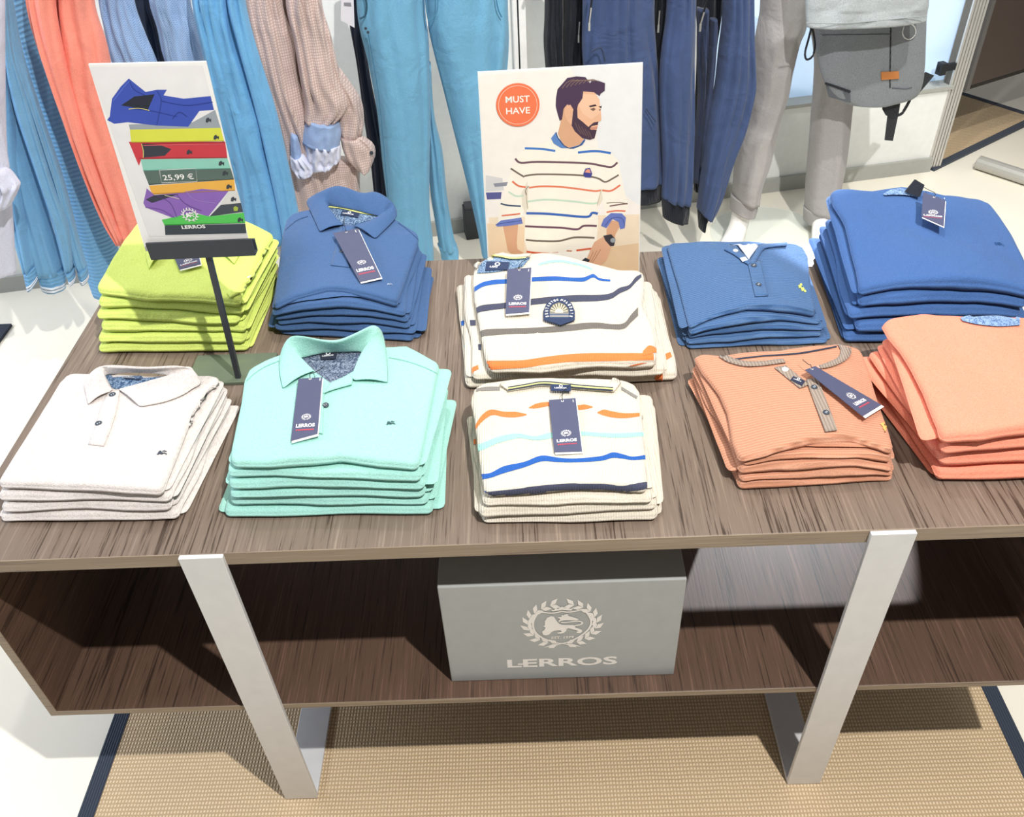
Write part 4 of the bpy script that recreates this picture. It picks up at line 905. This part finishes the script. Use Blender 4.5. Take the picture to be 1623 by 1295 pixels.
def Z2(*rows): return [tuple((v/2.943+(380 if i % 2 == 0 else 0)) if i < 4 else v for i, v in enumerate(r)) for r in rows]
def Z3(*rows): return [tuple((v/3.083+(800 if i % 2 == 0 else 0)) if i < 4 else v for i, v in enumerate(r)) for r in rows]
def Z4(*rows): return [tuple((v/3.237+(1130 if i % 2 == 0 else 0)) if i < 4 else v for i, v in enumerate(r)) for r in rows]
HI = -70    # garments run on above the frame up to their rail
C_SKY = fabric('#78acd2', wrinkle=.4); C_SKYR = fabric('#7cb0d8', 'rib_z', '#6a9fc8', .3); C_CORAL = fabric('#f99a88', wrinkle=.4)
C_DOB = fabric('#a3bfe4', 'dobby', '#6f8fc0', .3); C_BLU = fabric('#74b2e0', wrinkle=.4); C_BEI = fabric('#e3cfc8', 'check', '#a98e88', .3)
C_CUFF = fabric('#9fb8e0', wrinkle=.3); C_CHI = fabric('#74aecf', wrinkle=.4); C_DARK = fabric('#2b3140', wrinkle=.3); C_BLK = fabric('#23262e', wrinkle=.5)
C_JKT = fabric('#3f4f74', wrinkle=.45, name='jacket'); C_JKD = fabric('#343e59', wrinkle=.45, name='jacket'); C_RIB = fabric('#232733', 'rib_x', '#15181f', .2); C_LAV = fabric('#dde0f2', wrinkle=.4)
# rail that carries them (above the frame) with its wall uprights
rail = thing('clothes_rail', 'white slotted upright of the wall clothes rail left of the poster top', 'rail', wpt(.5, 0, .02))
for x in (-1.75, .487):
    MB().box((-.016, -.012, 0), (-.003, .012, 1.75), wax, wpt(x, .0, .03)).box((.003, -.012, 0), (.026, .012, 1.75), wax, wpt(x, .0, .03)).obj('upright', M_WHITE, rail)
    MB().box((-.003, -.004, 0), (.003, .012, 1.75), wax, wpt(x, .0, .03)).obj('slot', M_BLACK, rail)
    MB().box((-.01, -.45, 1.68), (.01, .0, 1.72), wax, wpt(x, .0, .02)).obj('bracket', M_WHITE, rail)
MB().tube([wpt(-1.9, 1.72, .43), wpt(1.2, 1.72, .43)], .012, 10).obj('bar', M_STEEL, rail)
def hanger(parent, p, w_=.07):
    MB().tube(catmull([p-WT*w_/2-Z*.05, p-WT*w_*.2, p+Z*.02, p+WT*w_*.2, p+WT*w_/2-Z*.05], 14), .006, 6).tube(catmull([p+Z*.02, Vector((p.x, p.y, 1.66)), Vector((p.x, p.y, 1.735))], 8), .003, 5).obj('hanger', M_BLACK, parent)
def hang(g, px, off):
    p = at_wall(px, HI, off); hanger(g, Vector((p.x, p.y, p.z+.03)))

# white shirt, far left
g = garment('white_shirt', 'white shirt hanging at the far left edge beside the blue zip jackets', 'shirt', -1.25, .9, .50)
strip('body', [(-90, HI, 8, HI), (-80, 200, 10, 200), (-80, 330, 20, 330), (-80, 428, 26, 432)], .70, .08, C_LAV, g, 4, .014, 2)
strip('sleeve', [(-70, HI, -10, HI), (-50, 150, 0, 150), (-45, 262, 16, 268)], .745, .06, C_LAV, g, 2, .012, 3)
strip('rolled_cuff', Z1((-60, 735, 25, 745), (-50, 790, 78, 800), (-50, 840, 90, 830), (-60, 905, 55, 905)), .76, .10, C_LAV, g, 4, .016, 4, 12)
hang(g, -40, .7)
# sky blue zip jackets
g = garment('knit_jacket', 'sky blue plain knit jacket with white striped hems, hanging beside the white shirt', 'jacket', -1.15, .9, .5)
strip('body', Z1((-80, HI*2.8, 10, HI*2.8), (-70, 300, 20, 240), (0, 560, 90, 480), (60, 900, 190, 860), (150, 1215, 290, 1200)), .53, .09, C_SKY, g, 3, .010, 11)
strip('sleeve', Z1((-120, HI*2.8, 0, HI*2.8), (-110, 200, 30, 180), (-60, 480, 60, 420), (20, 900, 110, 880), (105, 1210, 160, 1180)), .56, .08, C_SKY, g, 2, .010, 12)
strip('sleeve', Z1((0, HI*2.8, 18, HI*2.8), (20, 210, 62, 200), (60, 460, 125, 420), (170, 800, 235, 780), (240, 1010, 310, 1000), (290, 1200, 330, 1195)), .57, .07, C_SKY, g, 2, .008, 13)
strip('sleeve', Z1((-20, HI*2.8, 30, HI*2.8), (50, 240, 90, 180), (130, 480, 170, 450), (230, 800, 285, 800), (310, 1100, 360, 1090), (345, 1200, 390, 1190)), .55, .06, C_SKY, g, 2, .008, 14)
C_WS = fabric('#e9eef4')
for rows, o_ in ((Z1((105, 1210, 160, 1180), (125, 1290, 172, 1245)), .565), (Z1((160, 1200, 293, 1190), (185, 1285, 294, 1282)), .535), (Z1((292, 1200, 332, 1195), (312, 1250, 340, 1245)), .575), (Z1((345, 1200, 390, 1188), (360, 1250, 397, 1243)), .555)):
    strip('ribbed_hem', rows, o_, .075, C_SKYR, g, 2, .003, 5, 8)
    r0, r1 = rows[0], rows[1]
    for t0 in (.72, .86):
        strip('white_hem_line', [tuple(lerp(r0[i], r1[i], t0) for i in range(4)), tuple(lerp(r0[i], r1[i], t0+.07) for i in range(4))], o_+.004, .079, C_WS, g, 2, .003, 5, 4)
MB().prism([at_wall(x, y, .605) for x, y in ((-8, 132), (5, 138), (9, 149), (-6, 146))], WN*.002).obj('zip_pocket', M_BLACK, g)
hang(g, -10, .56)
g = garment('knit_jacket', 'sky blue cross ribbed knit jacket hanging left of the coral shirt', 'jacket', -1.0, .9, .5)
strip('body', Z1((40, HI*2.8, 100, HI*2.8), (55, 60, 130, 40), (120, 330, 190, 240), (210, 620, 290, 480), (280, 880, 400, 760), (370, 1180, 520, 1080), (415, 1310, 560, 1290)), .41, .10, C_SKYR, g, 2, .008, 21)
strip('lining', Z1((-60, HI*2.8, 46, HI*2.8), (0, 100, 80, 100), (90, 400, 150, 380), (200, 760, 260, 740), (260, 960, 330, 980)), .30, .05, C_DARK, g, 3, .01, 22)  # dark strip added behind, colouring in the shaded gap between the knit jackets
hang(g, 25, .42)
# coral shirt
g = garment('coral_shirt', 'bright coral shirt hanging behind the price card', 'shirt', -.9, .9, .5)
strip('sleeve', Z1((105, HI*2.8, 240, HI*2.8), (120, 20, 250, 20), (175, 230, 285, 220), (270, 500, 340, 440), (350, 720, 420, 700), (450, 960, 500, 920), (520, 1075, 555, 1060)), .57, .08, C_CORAL, g, 3, .014, 31)
strip('body', Z1((255, HI*2.8, 410, HI*2.8), (262, 20, 425, 20), (275, 180, 480, 200), (300, 420, 520, 420), (380, 650, 580, 650), (470, 900, 660, 900), (540, 1110, 720, 1110)), .54, .09, C_CORAL, g, 3, .016, 32)
hang(g, 110, .56)
strip('dark_gap_backing', Z1((225, HI*2.8, 290, HI*2.8), (235, 20, 300, 20), (265, 200, 330, 210), (310, 420, 380, 420)), .47, .03, fabric('#b0584c'), g, 2, .006, 33)  # darker coral strip, the gap's shadow put into its colour
# patterned light blue shirt
g = garment('patterned_shirt', 'pale blue shirt with tiny woven pattern behind the top of the price card', 'shirt', -.62, .9, .5)
strip('body', Z1((430, HI*2.8, 590, HI*2.8), (440, 0, 600, 0), (470, 150, 650, 150), (500, 280, 700, 270), (600, 560, 800, 540), (700, 900, 900, 900)), .40, .09, C_DOB, g, 5, .016, 41)
strip('sleeve', Z1((650, HI*2.8, 840, HI*2.8), (665, 0, 850, 0), (700, 120, 880, 120), (740, 280, 910, 270), (860, 480, 970, 440), (950, 640, 1030, 600), (1010, 760, 1080, 720), (1030, 850, 1120, 830)), .42, .09, C_DOB, g, 5, .016, 42)
strip('rolled_cuff', Z1((1055, 840, 1120, 815), (1062, 870, 1140, 850), (1065, 915, 1150, 890), (1085, 925, 1135, 918)), .43, .10, C_LAV, g, 3, .012, 43, 10)
strip('dark_gap_backing', Z1((560, HI*2.8, 690, HI*2.8), (590, 0, 690, 0), (640, 140, 730, 140), (690, 290, 760, 290)), .30, .04, C_DARK, g, 2, .008, 44)  # dark backing strip filling the gap between body and sleeve
hang(g, 210, .41)
# plain blue shirt
g = garment('blue_shirt', 'plain light blue shirt hanging right of the price card', 'shirt', -.38, .9, .5)
strip('body', Z1((850, HI*2.8, 1030, HI*2.8), (855, 0, 1040, 0), (890, 180, 1080, 180), (960, 480, 1160, 420), (1020, 700, 1210, 640), (1060, 860, 1260, 820), (1080, 1100, 1320, 1050)), .55, .09, C_BLU, g, 4, .018, 51)
strip('sleeve', Z1((1000, HI*2.8, 1080, HI*2.8), (1010, 0, 1095, 0), (1060, 200, 1140, 190), (1140, 500, 1230, 480), (1200, 760, 1290, 740), (1245, 980, 1335, 960), (1270, 1130, 1345, 1110)), .58, .08, C_BLU, g, 2, .012, 52)
hang(g, 345, .56)
# beige checked shirt
g = garment('checked_shirt', 'pinkish beige fine checked shirt with rolled sleeves and pale blue cuffs', 'shirt', -.15, .9, .5)
strip('body', Z2((15, HI*2.9, 190, HI*2.9), (25, 30, 200, 20), (60, 200, 250, 180), (130, 420, 280, 400), (200, 650, 400, 640), (240, 860, 500, 860), (270, 1010, 570, 990)), .38, .09, C_BEI, g, 4, .016, 61)
strip('sleeve', Z2((210, HI*2.9, 370, HI*2.9), (215, 20, 385, 20), (250, 180, 425, 160), (280, 360, 470, 340), (300, 480, 530, 470), (300, 560, 460, 560)), .42, .10, C_BEI, g, 4, .018, 62)
strip('sleeve', Z2((380, 330, 470, 320), (430, 430, 560, 450), (450, 540, 580, 545), (470, 640, 572, 620)), .40, .08, C_BEI, g, 2, .014, 63, 16)
strip('dark_gap_backing', Z2((150, HI*2.9, 240, HI*2.9), (180, 20, 240, 20), (230, 200, 280, 200), (260, 420, 310, 420)), .33, .03, fabric('#8d7873'), g, 2, .006, 70)  # darker beige strip standing in for shade between body and sleeve
strip('tail', Z2((350, 740, 560, 740), (350, 860, 560, 860), (340, 930, 565, 930)), .37, .07, C_BEI, g, 3, .014, 64, 12)
strip('blue_cuff', Z2((312, 552, 462, 565), (298, 610, 474, 610), (290, 660, 466, 678)), .425, .115, C_CUFF, g, 2, .006, 65, 10)
strip('rolled_cuff', Z2((298, 655, 470, 672), (310, 720, 470, 735), (330, 785, 440, 760)), .43, .09, C_LAV, g, 4, .018, 66, 12)
strip('rolled_cuff', Z2((235, 730, 300, 720), (240, 780, 350, 770), (262, 812, 340, 800)), .43, .08, C_LAV, g, 3, .014, 67, 10)
strip('blue_cuff', Z2((238, 610, 270, 630), (236, 670, 285, 690), (240, 730, 290, 745)), .42, .08, C_CUFF, g, 2, .006, 68, 8)
strip('buttoned_cuff', Z2((468, 635, 568, 630), (478, 690, 622, 668), (500, 740, 634, 712), (535, 775, 618, 758), (560, 790, 605, 778)), .41, .09, C_BEI, g, 2, .010, 69, 10)
p = at_wall(*Z2((614, 712, 0, 0))[0][:2], .452); MB().tube([p, p+WN*.003], .006, 12).obj('button', M_BUTTON, g)
hang(g, 440, .4)
# dark jeans and grey price ticket
g = garment('dark_jeans', 'dark navy jeans hanging half hidden left of the blue chinos', 'trousers', .05, .9, .36)
strip('leg', Z2((500, HI*2.9, 560, HI*2.9), (505, 60, 580, 60), (545, 300, 600, 300), (580, 560, 650, 560), (610, 760, 690, 760), (630, 960, 700, 960)), .26, .06, C_DARK, g, 3, .010, 71)
tk = thing('price_ticket', 'grey paper ticket hanging between the checked shirt and the blue chinos', 'tag', at_wall(550, 40, .42))
MB().prism([at_wall(x, y, .42) for x, y in ((541, -12), (560, -14), (562, 44), (540, 32))], WN*.001).obj('ticket_card', plain('#dfdde4', .5), tk)
MB().prism([at_wall(x, y, .4215) for x, y in ((545, 4), (556, 4), (557, 10), (545, 9))], WN*.0006).obj('printed_line', plain('#8b8a92', .5), tk)
MB().tube([at_wall(548, HI, .425), at_wall(550, -10, .42)], .0008, 5).obj('string', M_STRING, tk)
# blue chinos
g = garment('blue_chinos', 'bright blue chino trousers hanging with legs down left of the poster', 'trousers', .25, .9, .4)
strip('leg', Z2((540, HI*2.9, 865, HI*2.9), (545, 20, 865, 30), (560, 140, 880, 170), (600, 300, 885, 300), (640, 520, 890, 520), (665, 760, 885, 760), (690, 960, 885, 960), (700, 1110, 900, 1110), (705, 1240, 905, 1220)), .42, .14, C_CHI, g, 3, .012, 81, 40, 34)
strip('leg', Z2((870, HI*2.9, 1250, HI*2.9), (875, 60, 1250, 20), (890, 180, 1255, 200), (950, 420, 1240, 420), (1010, 660, 1230, 660), (1060, 860, 1220, 860), (1110, 1080, 1200, 1080), (1130, 1190, 1170, 1180)), .42, .13, C_CHI, g, 3, .014, 82, 40, 34)
strip('inner_leg', Z2((850, 300, 890, 290), (865, 520, 905, 520), (875, 700, 945, 700), (890, 900, 965, 900), (915, 1060, 990, 1060), (930, 1150, 1010, 1150)), .36, .09, C_CHI, g, 2, .010, 83)
strip('hem', Z2((922, 1140, 1008, 1130), (935, 1175, 1020, 1165), (940, 1205, 1020, 1200)), .355, .095, C_CHI, g, 2, .006, 84, 8)
def seam(pts, off, mat, parent, r=.0014, name='seam'):
    MB().tube(catmull([at_wall(x, y, off) for x, y in [(a/2.943+380, b/2.943) for a, b in pts]], 24), r, 5).obj(name, mat, parent)
C_SEAM = fabric('#497f9f')
seam([(880, 90), (872, 40), (868, -40), (866, -120)], .487, C_SEAM, g, .003, 'fly_seam')
seam([(925, -40), (922, 40), (912, 70), (890, 92), (876, 96)], .49, C_SEAM, g, .0016, 'fly_stitching')
seam([(580, -40), (592, 20), (586, 70), (560, 88)], .48, fabric('#35586c'), g, .003, 'pocket_edge')
seam([(1190, -40), (1205, 40), (1222, 80)], .485, C_SEAM, g, .002, 'pocket_edge')
for x, y in ((587, 132), (598, 150)): p = at_wall(x/2.943+380, y/2.943, .487); MB().tube([p, p+WN*.003], .004, 10).obj('rivet', M_BUTTON, g)
seam([(600, 160), (625, 300), (650, 460), (668, 640), (682, 800), (695, 960)], .478, C_SEAM, g, .0016, 'side_seam')
p = at_wall(685, HI, .42); hanger(g, Vector((p.x, p.y, p.z+.03)))
pl = thing('plinth', 'low dark grey plinth on the floor behind the blue chinos', 'plinth', wpt(.36, 0, .02))
MB().box((-.11, -.06, 0), (.09, 0, .125), wax, wpt(.36, .0005, .016)).obj('plinth_body', plain('#3c3e42', .6), pl, bevel=.003)
MB().box((-.105, -.055, .125), (.085, -.005, .135), wax, wpt(.36, .0005, .016)).obj('plinth_top', plain('#4a4c50', .6), pl)
# black jackets with zips
g = garment('black_jacket', 'black zip jacket hanging behind the top edge of the poster', 'jacket', .62, .9, .35)
strip('body', Z3((195, HI*3, 290, HI*3), (195, 60, 285, 60), (190, 200, 285, 200), (200, 340, 290, 340), (210, 500, 300, 500)), .26, .09, C_BLK, g, 4, .02, 91, 30, 26)
strip('sleeve', Z3((280, HI*3, 385, HI*3), (282, 60, 380, 60), (278, 220, 378, 220), (285, 360, 380, 360), (300, 500, 390, 500)), .28, .09, C_BLK, g, 3, .016, 92)
def zipper(a_, b_, off, parent, r=.003):
    p0, p1 = [at_wall(x/3.083+800, y/3.083, off) for x, y in (a_, b_)]
    MB().tube([p0, p1], r, 6).obj('zip_tape', plain('#17191d', .6), parent); MB().tube([p0.lerp(p1, .5)+WN*.004, p1+WN*.004], r*.7, 6).tube([p1-Z*.0+WN*.004, p1-Z*.022+WN*.004], r*1.1, 6).obj('zip_pull', plain('#c9c7bf', .35, .5, .6, 'zip_metal'), parent)
zipper((368, 40), (360, 170), .335, g)
hang(g, 875, .28)
for nm, lb, parts in (('navy_jacket', 'navy jacket hanging directly behind the right side of the poster', 'A'), ('navy_jacket', 'navy jacket hanging rightmost with long sleeve beside the mannequin leg', 'C')):
    g = garment(nm, lb, 'jacket', .8 if parts == 'A' else 1.05, .9, .4, )
    if parts == 'A':
        strip('body', Z3((380, HI*3, 735, HI*3), (380, 60, 728, 40), (378, 240, 738, 240), (390, 400, 752, 400), (400, 600, 768, 600), (410, 780, 780, 780), (420, 905, 778, 880)), .40, .13, C_JKT, g, 5, .018, 101, 34, 40)
        strip('ribbed_hem', Z3((415, 900, 778, 880), (420, 930, 774, 920), (425, 975, 765, 968)), .40, .115, C_RIB, g, 4, .005, 102, 8)
        zipper((430, -40), (412, 110), .485, g)
        seam([((x/3.083+800-380)*2.943, y/3.083*2.943) for x, y in ((425, 250), (470, 235), (490, 300))], .485, C_JKD, g, .003, 'pocket_flap')
        seam([((x/3.083+800-380)*2.943, y/3.083*2.943) for x, y in ((690, 530), (715, 565), (738, 595))], .475, C_JKD, g, .002, 'pocket_edge')
        strip('lining', Z3((720, HI*3, 800, HI*3), (725, 60, 800, 60), (738, 240, 800, 240), (755, 420, 830, 420), (770, 640, 850, 640)), .38, .05, C_BLK, g, 2, .008, 103)
        zipper((760, -20), (750, 120), .415, g)
        strip('sleeve', Z3((800, HI*3, 935, HI*3), (790, 60, 930, 40), (765, 250, 925, 250), (755, 400, 922, 420), (760, 600, 920, 640), (770, 800, 915, 830), (765, 960, 905, 985)), .44, .11, C_JKT, g, 3, .016, 104, 32)
        strip('ribbed_cuff', Z3((765, 960, 903, 985), (768, 1000, 900, 1030), (772, 1058, 893, 1080)), .44, .09, C_RIB, g, 3, .005, 105, 8)
        hang(g, 950, .4)
    else:
        strip('lining', Z3((930, HI*3, 1075, HI*3), (935, 60, 1060, 60), (940, 200, 1040, 200), (930, 480, 1000, 480), (915, 760, 970, 760), (925, 930, 965, 930)), .34, .06, C_BLK, g, 3, .012, 111)
        zipper((990, 0), (955, 115), .43, g)
        strip('sleeve', Z3((1060, HI*3, 1200, HI*3), (1065, 60, 1205, 60), (1045, 240, 1218, 260), (1025, 420, 1222, 420), (990, 600, 1175, 600), (970, 760, 1110, 760), (950, 930, 1055, 940), (942, 1020, 1000, 1060)), .42, .13, C_JKT, g, 3, .014, 112, 34, 34)
        strip('ribbed_cuff', Z3((942, 1020, 998, 1055), (945, 1070, 985, 1075), (950, 1115, 972, 1118)), .42, .07, C_RIB, g, 2, .004, 113, 8)
        strip('body', Z3((940, 40, 990, 40), (940, 160, 990, 150), (940, 300, 985, 300), (945, 480, 975, 480), (925, 700, 965, 700), (915, 880, 950, 880)), .37, .07, C_JKD, g, 2, .012, 114)
        strip('front_edge', Z3((1005, 90, 1035, 90), (1000, 200, 1035, 200), (985, 400, 1015, 400), (960, 640, 990, 640), (950, 820, 975, 820)), .40, .05, C_JKD, g, 1, .006, 115)
        hang(g, 1140, .4)

# ------------------------------------------------------------------ mannequin with trousers, backpack
mn = thing('mannequin', 'white mannequin in slim grey trousers with rolled hems and a grey top', 'mannequin', wpt(1.45, 0, .34))
C_GTR = fabric('#a6a3a3', wrinkle=.45); C_GTOP = fabric('#aeb4b6', 'melange', '#9aa1a4', .3)
OM = .335
strip('trouser_leg', Z4((250, HI*3, 470, HI*3), (245, 30, 470, 60), (235, 110, 460, 140), (220, 200, 430, 210), (212, 330, 395, 350), (205, 450, 372, 470), (175, 590, 330, 600), (135, 700, 308, 690), (115, 820, 285, 810), (108, 920, 240, 930), (105, 1005, 222, 1020)), OM, .17, C_GTR, mn, 2, .010, 121, 44, 34)
strip('trouser_leg', Z4((440, HI*3, 700, HI*3), (450, 40, 720, 40), (500, 150, 720, 150), (522, 300, 720, 300), (518, 450, 712, 450), (508, 560, 702, 560), (498, 700, 690, 690), (488, 820, 672, 820), (478, 950, 645, 950), (472, 1070, 612, 1075)), OM, .16, C_GTR, mn, 2, .010, 122, 44, 34)
strip('rolled_hem', Z4((95, 1000, 222, 1022), (92, 1040, 218, 1060), (90, 1075, 210, 1088)), OM, .135, C_GTR, mn, 1, .003, 123, 8)
strip('rolled_hem', Z4((468, 1062, 615, 1078), (466, 1100, 612, 1115), (466, 1132, 600, 1142)), OM, .14, C_GTR, mn, 1, .003, 124, 8)
strip('grey_top', Z4((470, HI*3, 1110, HI*3), (474, 0, 1106, 0), (476, 60, 1100, 50), (480, 138, 1094, 104)), .585, .09, C_GTOP, mn, 2, .006, 125, 16, 40)
strip('torso', Z4((520, HI*3, 1040, HI*3), (530, 0, 1020, 0), (560, 60, 900, 60), (560, 110, 800, 110)), .36, .20, M_WHITE, mn, 1, .002, 126, 10, 30)
seam([((x/3.237+1130-380)*2.943, y/3.237*2.943) for x, y in ((480, 118), (700, 118), (1090, 82))], .632, fabric('#8f9698'), mn, .0016, 'hem_seam')
def foot(px, py, ang, anklepx):
    c = at_wall(px, py, OM); base = Vector((c.x, c.y, .006)); an = at_wall(*anklepx, OM); d = Vector((math.cos(ang), math.sin(ang), 0)); sd = Vector((-d.y, d.x, 0)); vs = []; N = 14
    # cross sections from ankle down the instep to the toes
    secs = [(an+Z*.03, .036, .042), (an, .036, .044), (Vector((an.x, an.y, .075))+d*.012, .035, .05), (Vector((an.x, an.y, .05))+d*.05, .036, .042), (Vector((an.x, an.y, .036))+d*.10, .041, .031), (Vector((an.x, an.y, .024))+d*.15, .042, .019), (Vector((an.x, an.y, .017))+d*.195, .032, .012), (Vector((an.x, an.y, .014))+d*.215, .012, .006)]
    for i, (c_, a_, b_) in enumerate(secs):
        up = lerp(d, Z, smooth01(i/4)) if i < 4 else Z
        up = Vector(up).normalized()
        for k in range(N): th = 6.2832*k/N; vs.append(c_+sd*a_*math.cos(th)+up*b_*math.sin(th))
    fs = [(i*N+k, i*N+(k+1) % N, (i+1)*N+(k+1) % N, (i+1)*N+k) for i in range(len(secs)-1) for k in range(N)]+[tuple(range(N)), tuple(reversed(range((len(secs)-1)*N, len(secs)*N)))]
    h = [v.z for v in vs]; lo = min(h); vs = [Vector((v.x, v.y, max(v.z, .007))) for v in vs]
    # heel
    o = mesh_obj('foot', vs, fs, M_WHITE, mn); o.modifiers.new('sub', 'SUBSURF').render_levels = 2
    bm = bmesh.new(); bm.from_mesh(o.data); bmesh.ops.recalc_face_normals(bm, faces=bm.faces); bm.to_mesh(o.data); bm.free()
    return o
foot(1165, 360, math.radians(-118), (1176, 335)); foot(1296, 372, math.radians(-100), (1298, 356))
gm = NT('glass_plate', .03, .5); gm.b.inputs['Alpha'].default_value = .22; gm.b.inputs['Base Color'].default_value = (.86, .95, .92, 1); gm.b.inputs['IOR'].default_value = 1.45
c = at_z(1215, 372, 0); MB().tube([Vector((c.x, c.y, .0005)), Vector((c.x, c.y, .0055))], .21, 64).obj('glass_base', gm.m, mn)

bp = thing('backpack', 'grey canvas backpack hanging in front of the mannequin with tan leather patch', 'backpack', at_wall(1380, 160, .52))
C_BAG = fabric('#83888c', 'melange', '#73787c', .25); C_BAGD = fabric('#5d6167', wrinkle=.2); C_WEB = fabric('#34363a', 'rib_x', '#232529', .1)
bag = strip('bag_body', Z4((545, 60, 1080, 40), (530, 125, 1094, 95), (528, 240, 1090, 240), (545, 340, 1085, 350), (575, 430, 1070, 440), (620, 500, 1030, 500), (690, 530, 900, 532)), .488, .075, C_BAG, bp, 1, .004, 131, 26, 40, sharp=1)
BB = bvh_of(bag)
def baghit(x, y, lift=.001):
    px, py = x/3.237+1130, y/3.237; h = BB.ray_cast(CAM, ray(px, py).normalized())
    return (h[0] if h[0] is not None else at_wall(px, py, .49))+WN*lift
def onbag(pts, off, mat, name, th=.002):
    P_ = [baghit(x, y) if off is None else at_wall(x/3.237+1130, y/3.237, off) for x, y in pts]
    return MB().prism(P_, WN*th).obj(name, mat, bp)
def zseam(pts, off, mat, name, r=.0016):
    C_ = catmull([(x, y) for x, y in pts], 20)
    return MB().tube([baghit(x, y, r*.4) if off is None else at_wall(x/3.237+1130, y/3.237, off) for x, y in C_], r, 5).obj(name, mat, bp)
zseam([(912, 118), (910, 240), (908, 380), (908, 450)], None, C_WEB, 'front_zip', .0022)
zseam([(560, 180), (700, 178), (905, 176)], None, C_BAGD, 'panel_seam', .0014)
zseam([(918, 450), (985, 455), (1020, 448)], None, C_BAGD, 'pocket_seam', .0016)
onbag([(860, 368), (950, 364), (952, 402), (862, 408)], None, plain('#b5743f', .55, .3, 0, 'tan_leather'), 'leather_patch', .0035)
onbag([(575, 424), (700, 468), (704, 526), (592, 496)], None, C_BAGD, 'corner_patch', .003)
zseam([(576, 426), (640, 448), (702, 470)], None, C_WEB, 'corner_strap', .004)
zseam([(975, 150), (985, 128), (1012, 122), (1035, 140), (1038, 175), (1015, 200), (985, 195), (972, 170), (975, 150)], None, M_STEEL, 'key_ring', .0018)
zseam([(505, 140), (490, 200), (472, 270), (480, 305), (510, 290), (524, 240), (518, 180), (508, 140)], .515, C_WEB, 'pull_loop', .0035)
onbag([(868, 528), (958, 530), (950, 580), (920, 606), (885, 590), (868, 560)], .49, C_WEB, 'strap_anchor', .004)
onbag([(895, 590), (948, 596), (922, 722), (880, 718)], .49, C_WEB, 'webbing_strap', .002)
zseam([(920, 600), (965, 585), (985, 560), (1010, 515)], .49, C_WEB, 'webbing_strap', .005)
onbag([(985, 500), (1090, 368), (1132, 386), (1060, 470), (1005, 520)], .47, C_WEB, 'shoulder_strap', .004)

# ------------------------------------------------------------------ right hand side fixtures
up = thing('metal_post', 'slotted aluminium post standing at the right end of the low wall', 'post', Vector((2.205, 2.585, 0)))
pax = (Vector((.95, .3, 0)).normalized(), Vector((-.3, .95, 0)).normalized(), Z); po = Vector((2.205, 2.60, .0115))
M_ALU = plain('#d6d4cf', .35, .5, .5, 'aluminium')
MB().box((-.034, 0, 0), (.034, .03, 1.9), pax, po).obj('post_core', plain('#6a665f', .5), up)
for i in range(5):
    x = -.034+i*.0145; MB().box((x, -.008, 0), (x+.0095, .0, 1.9), pax, po).obj('rib', M_ALU, up)
MB().box((-.11, -.012, .41), (-.036, .004, .435), pax, po).box((-.11, -.02, .40), (-.085, .01, .445), pax, po).obj('clip', M_BLACK, up)
dd = Vector((.88, .47, 0)).normalized(); dn = Vector((.47, -.88, 0)).normalized()
p0 = at_y(1537, 136, 2.72); 
bd = thing('display_board', 'dark brown hanging display board behind the metal post', 'board', p0)
bdax = (dd, -dn, Z)
MB().box((0, 0, 0), (1.2, .03, 2.2), bdax, p0).obj('board_panel', plain('#4d4039', .35, .5, 0, 'brown_lacquer'), bd, bevel=.002)
MB().box((-.022, -.004, -.02), (0, .034, 2.2), bdax, p0).obj('edge_profile', plain('#6d6a68', .4), bd)
MB().box((0, .004, -.018), (1.2, .026, 0), bdax, p0).obj('bottom_rail', plain('#2e2a28', .5), bd)

ft = thing('fixture_foot', 'grey rounded metal foot of a display fixture on the floor at the right edge', 'fixture', Vector((2.45, 2.45, 0)))
a0, a1 = at_z(1551, 257, .03), at_z(1640, 286, .03); 
MB().tube([a0, a1+(a1-a0)*1.5], .028, 14).obj('tube', plain('#b5b4ae', .4, .4, .2, 'grey_metal'), ft)
MB().tube([a0+(a0-a1)*.01+Z*0, a0-(a1-a0).normalized()*.004], .02, 14).obj('end_cap', plain('#55534f', .5), ft)
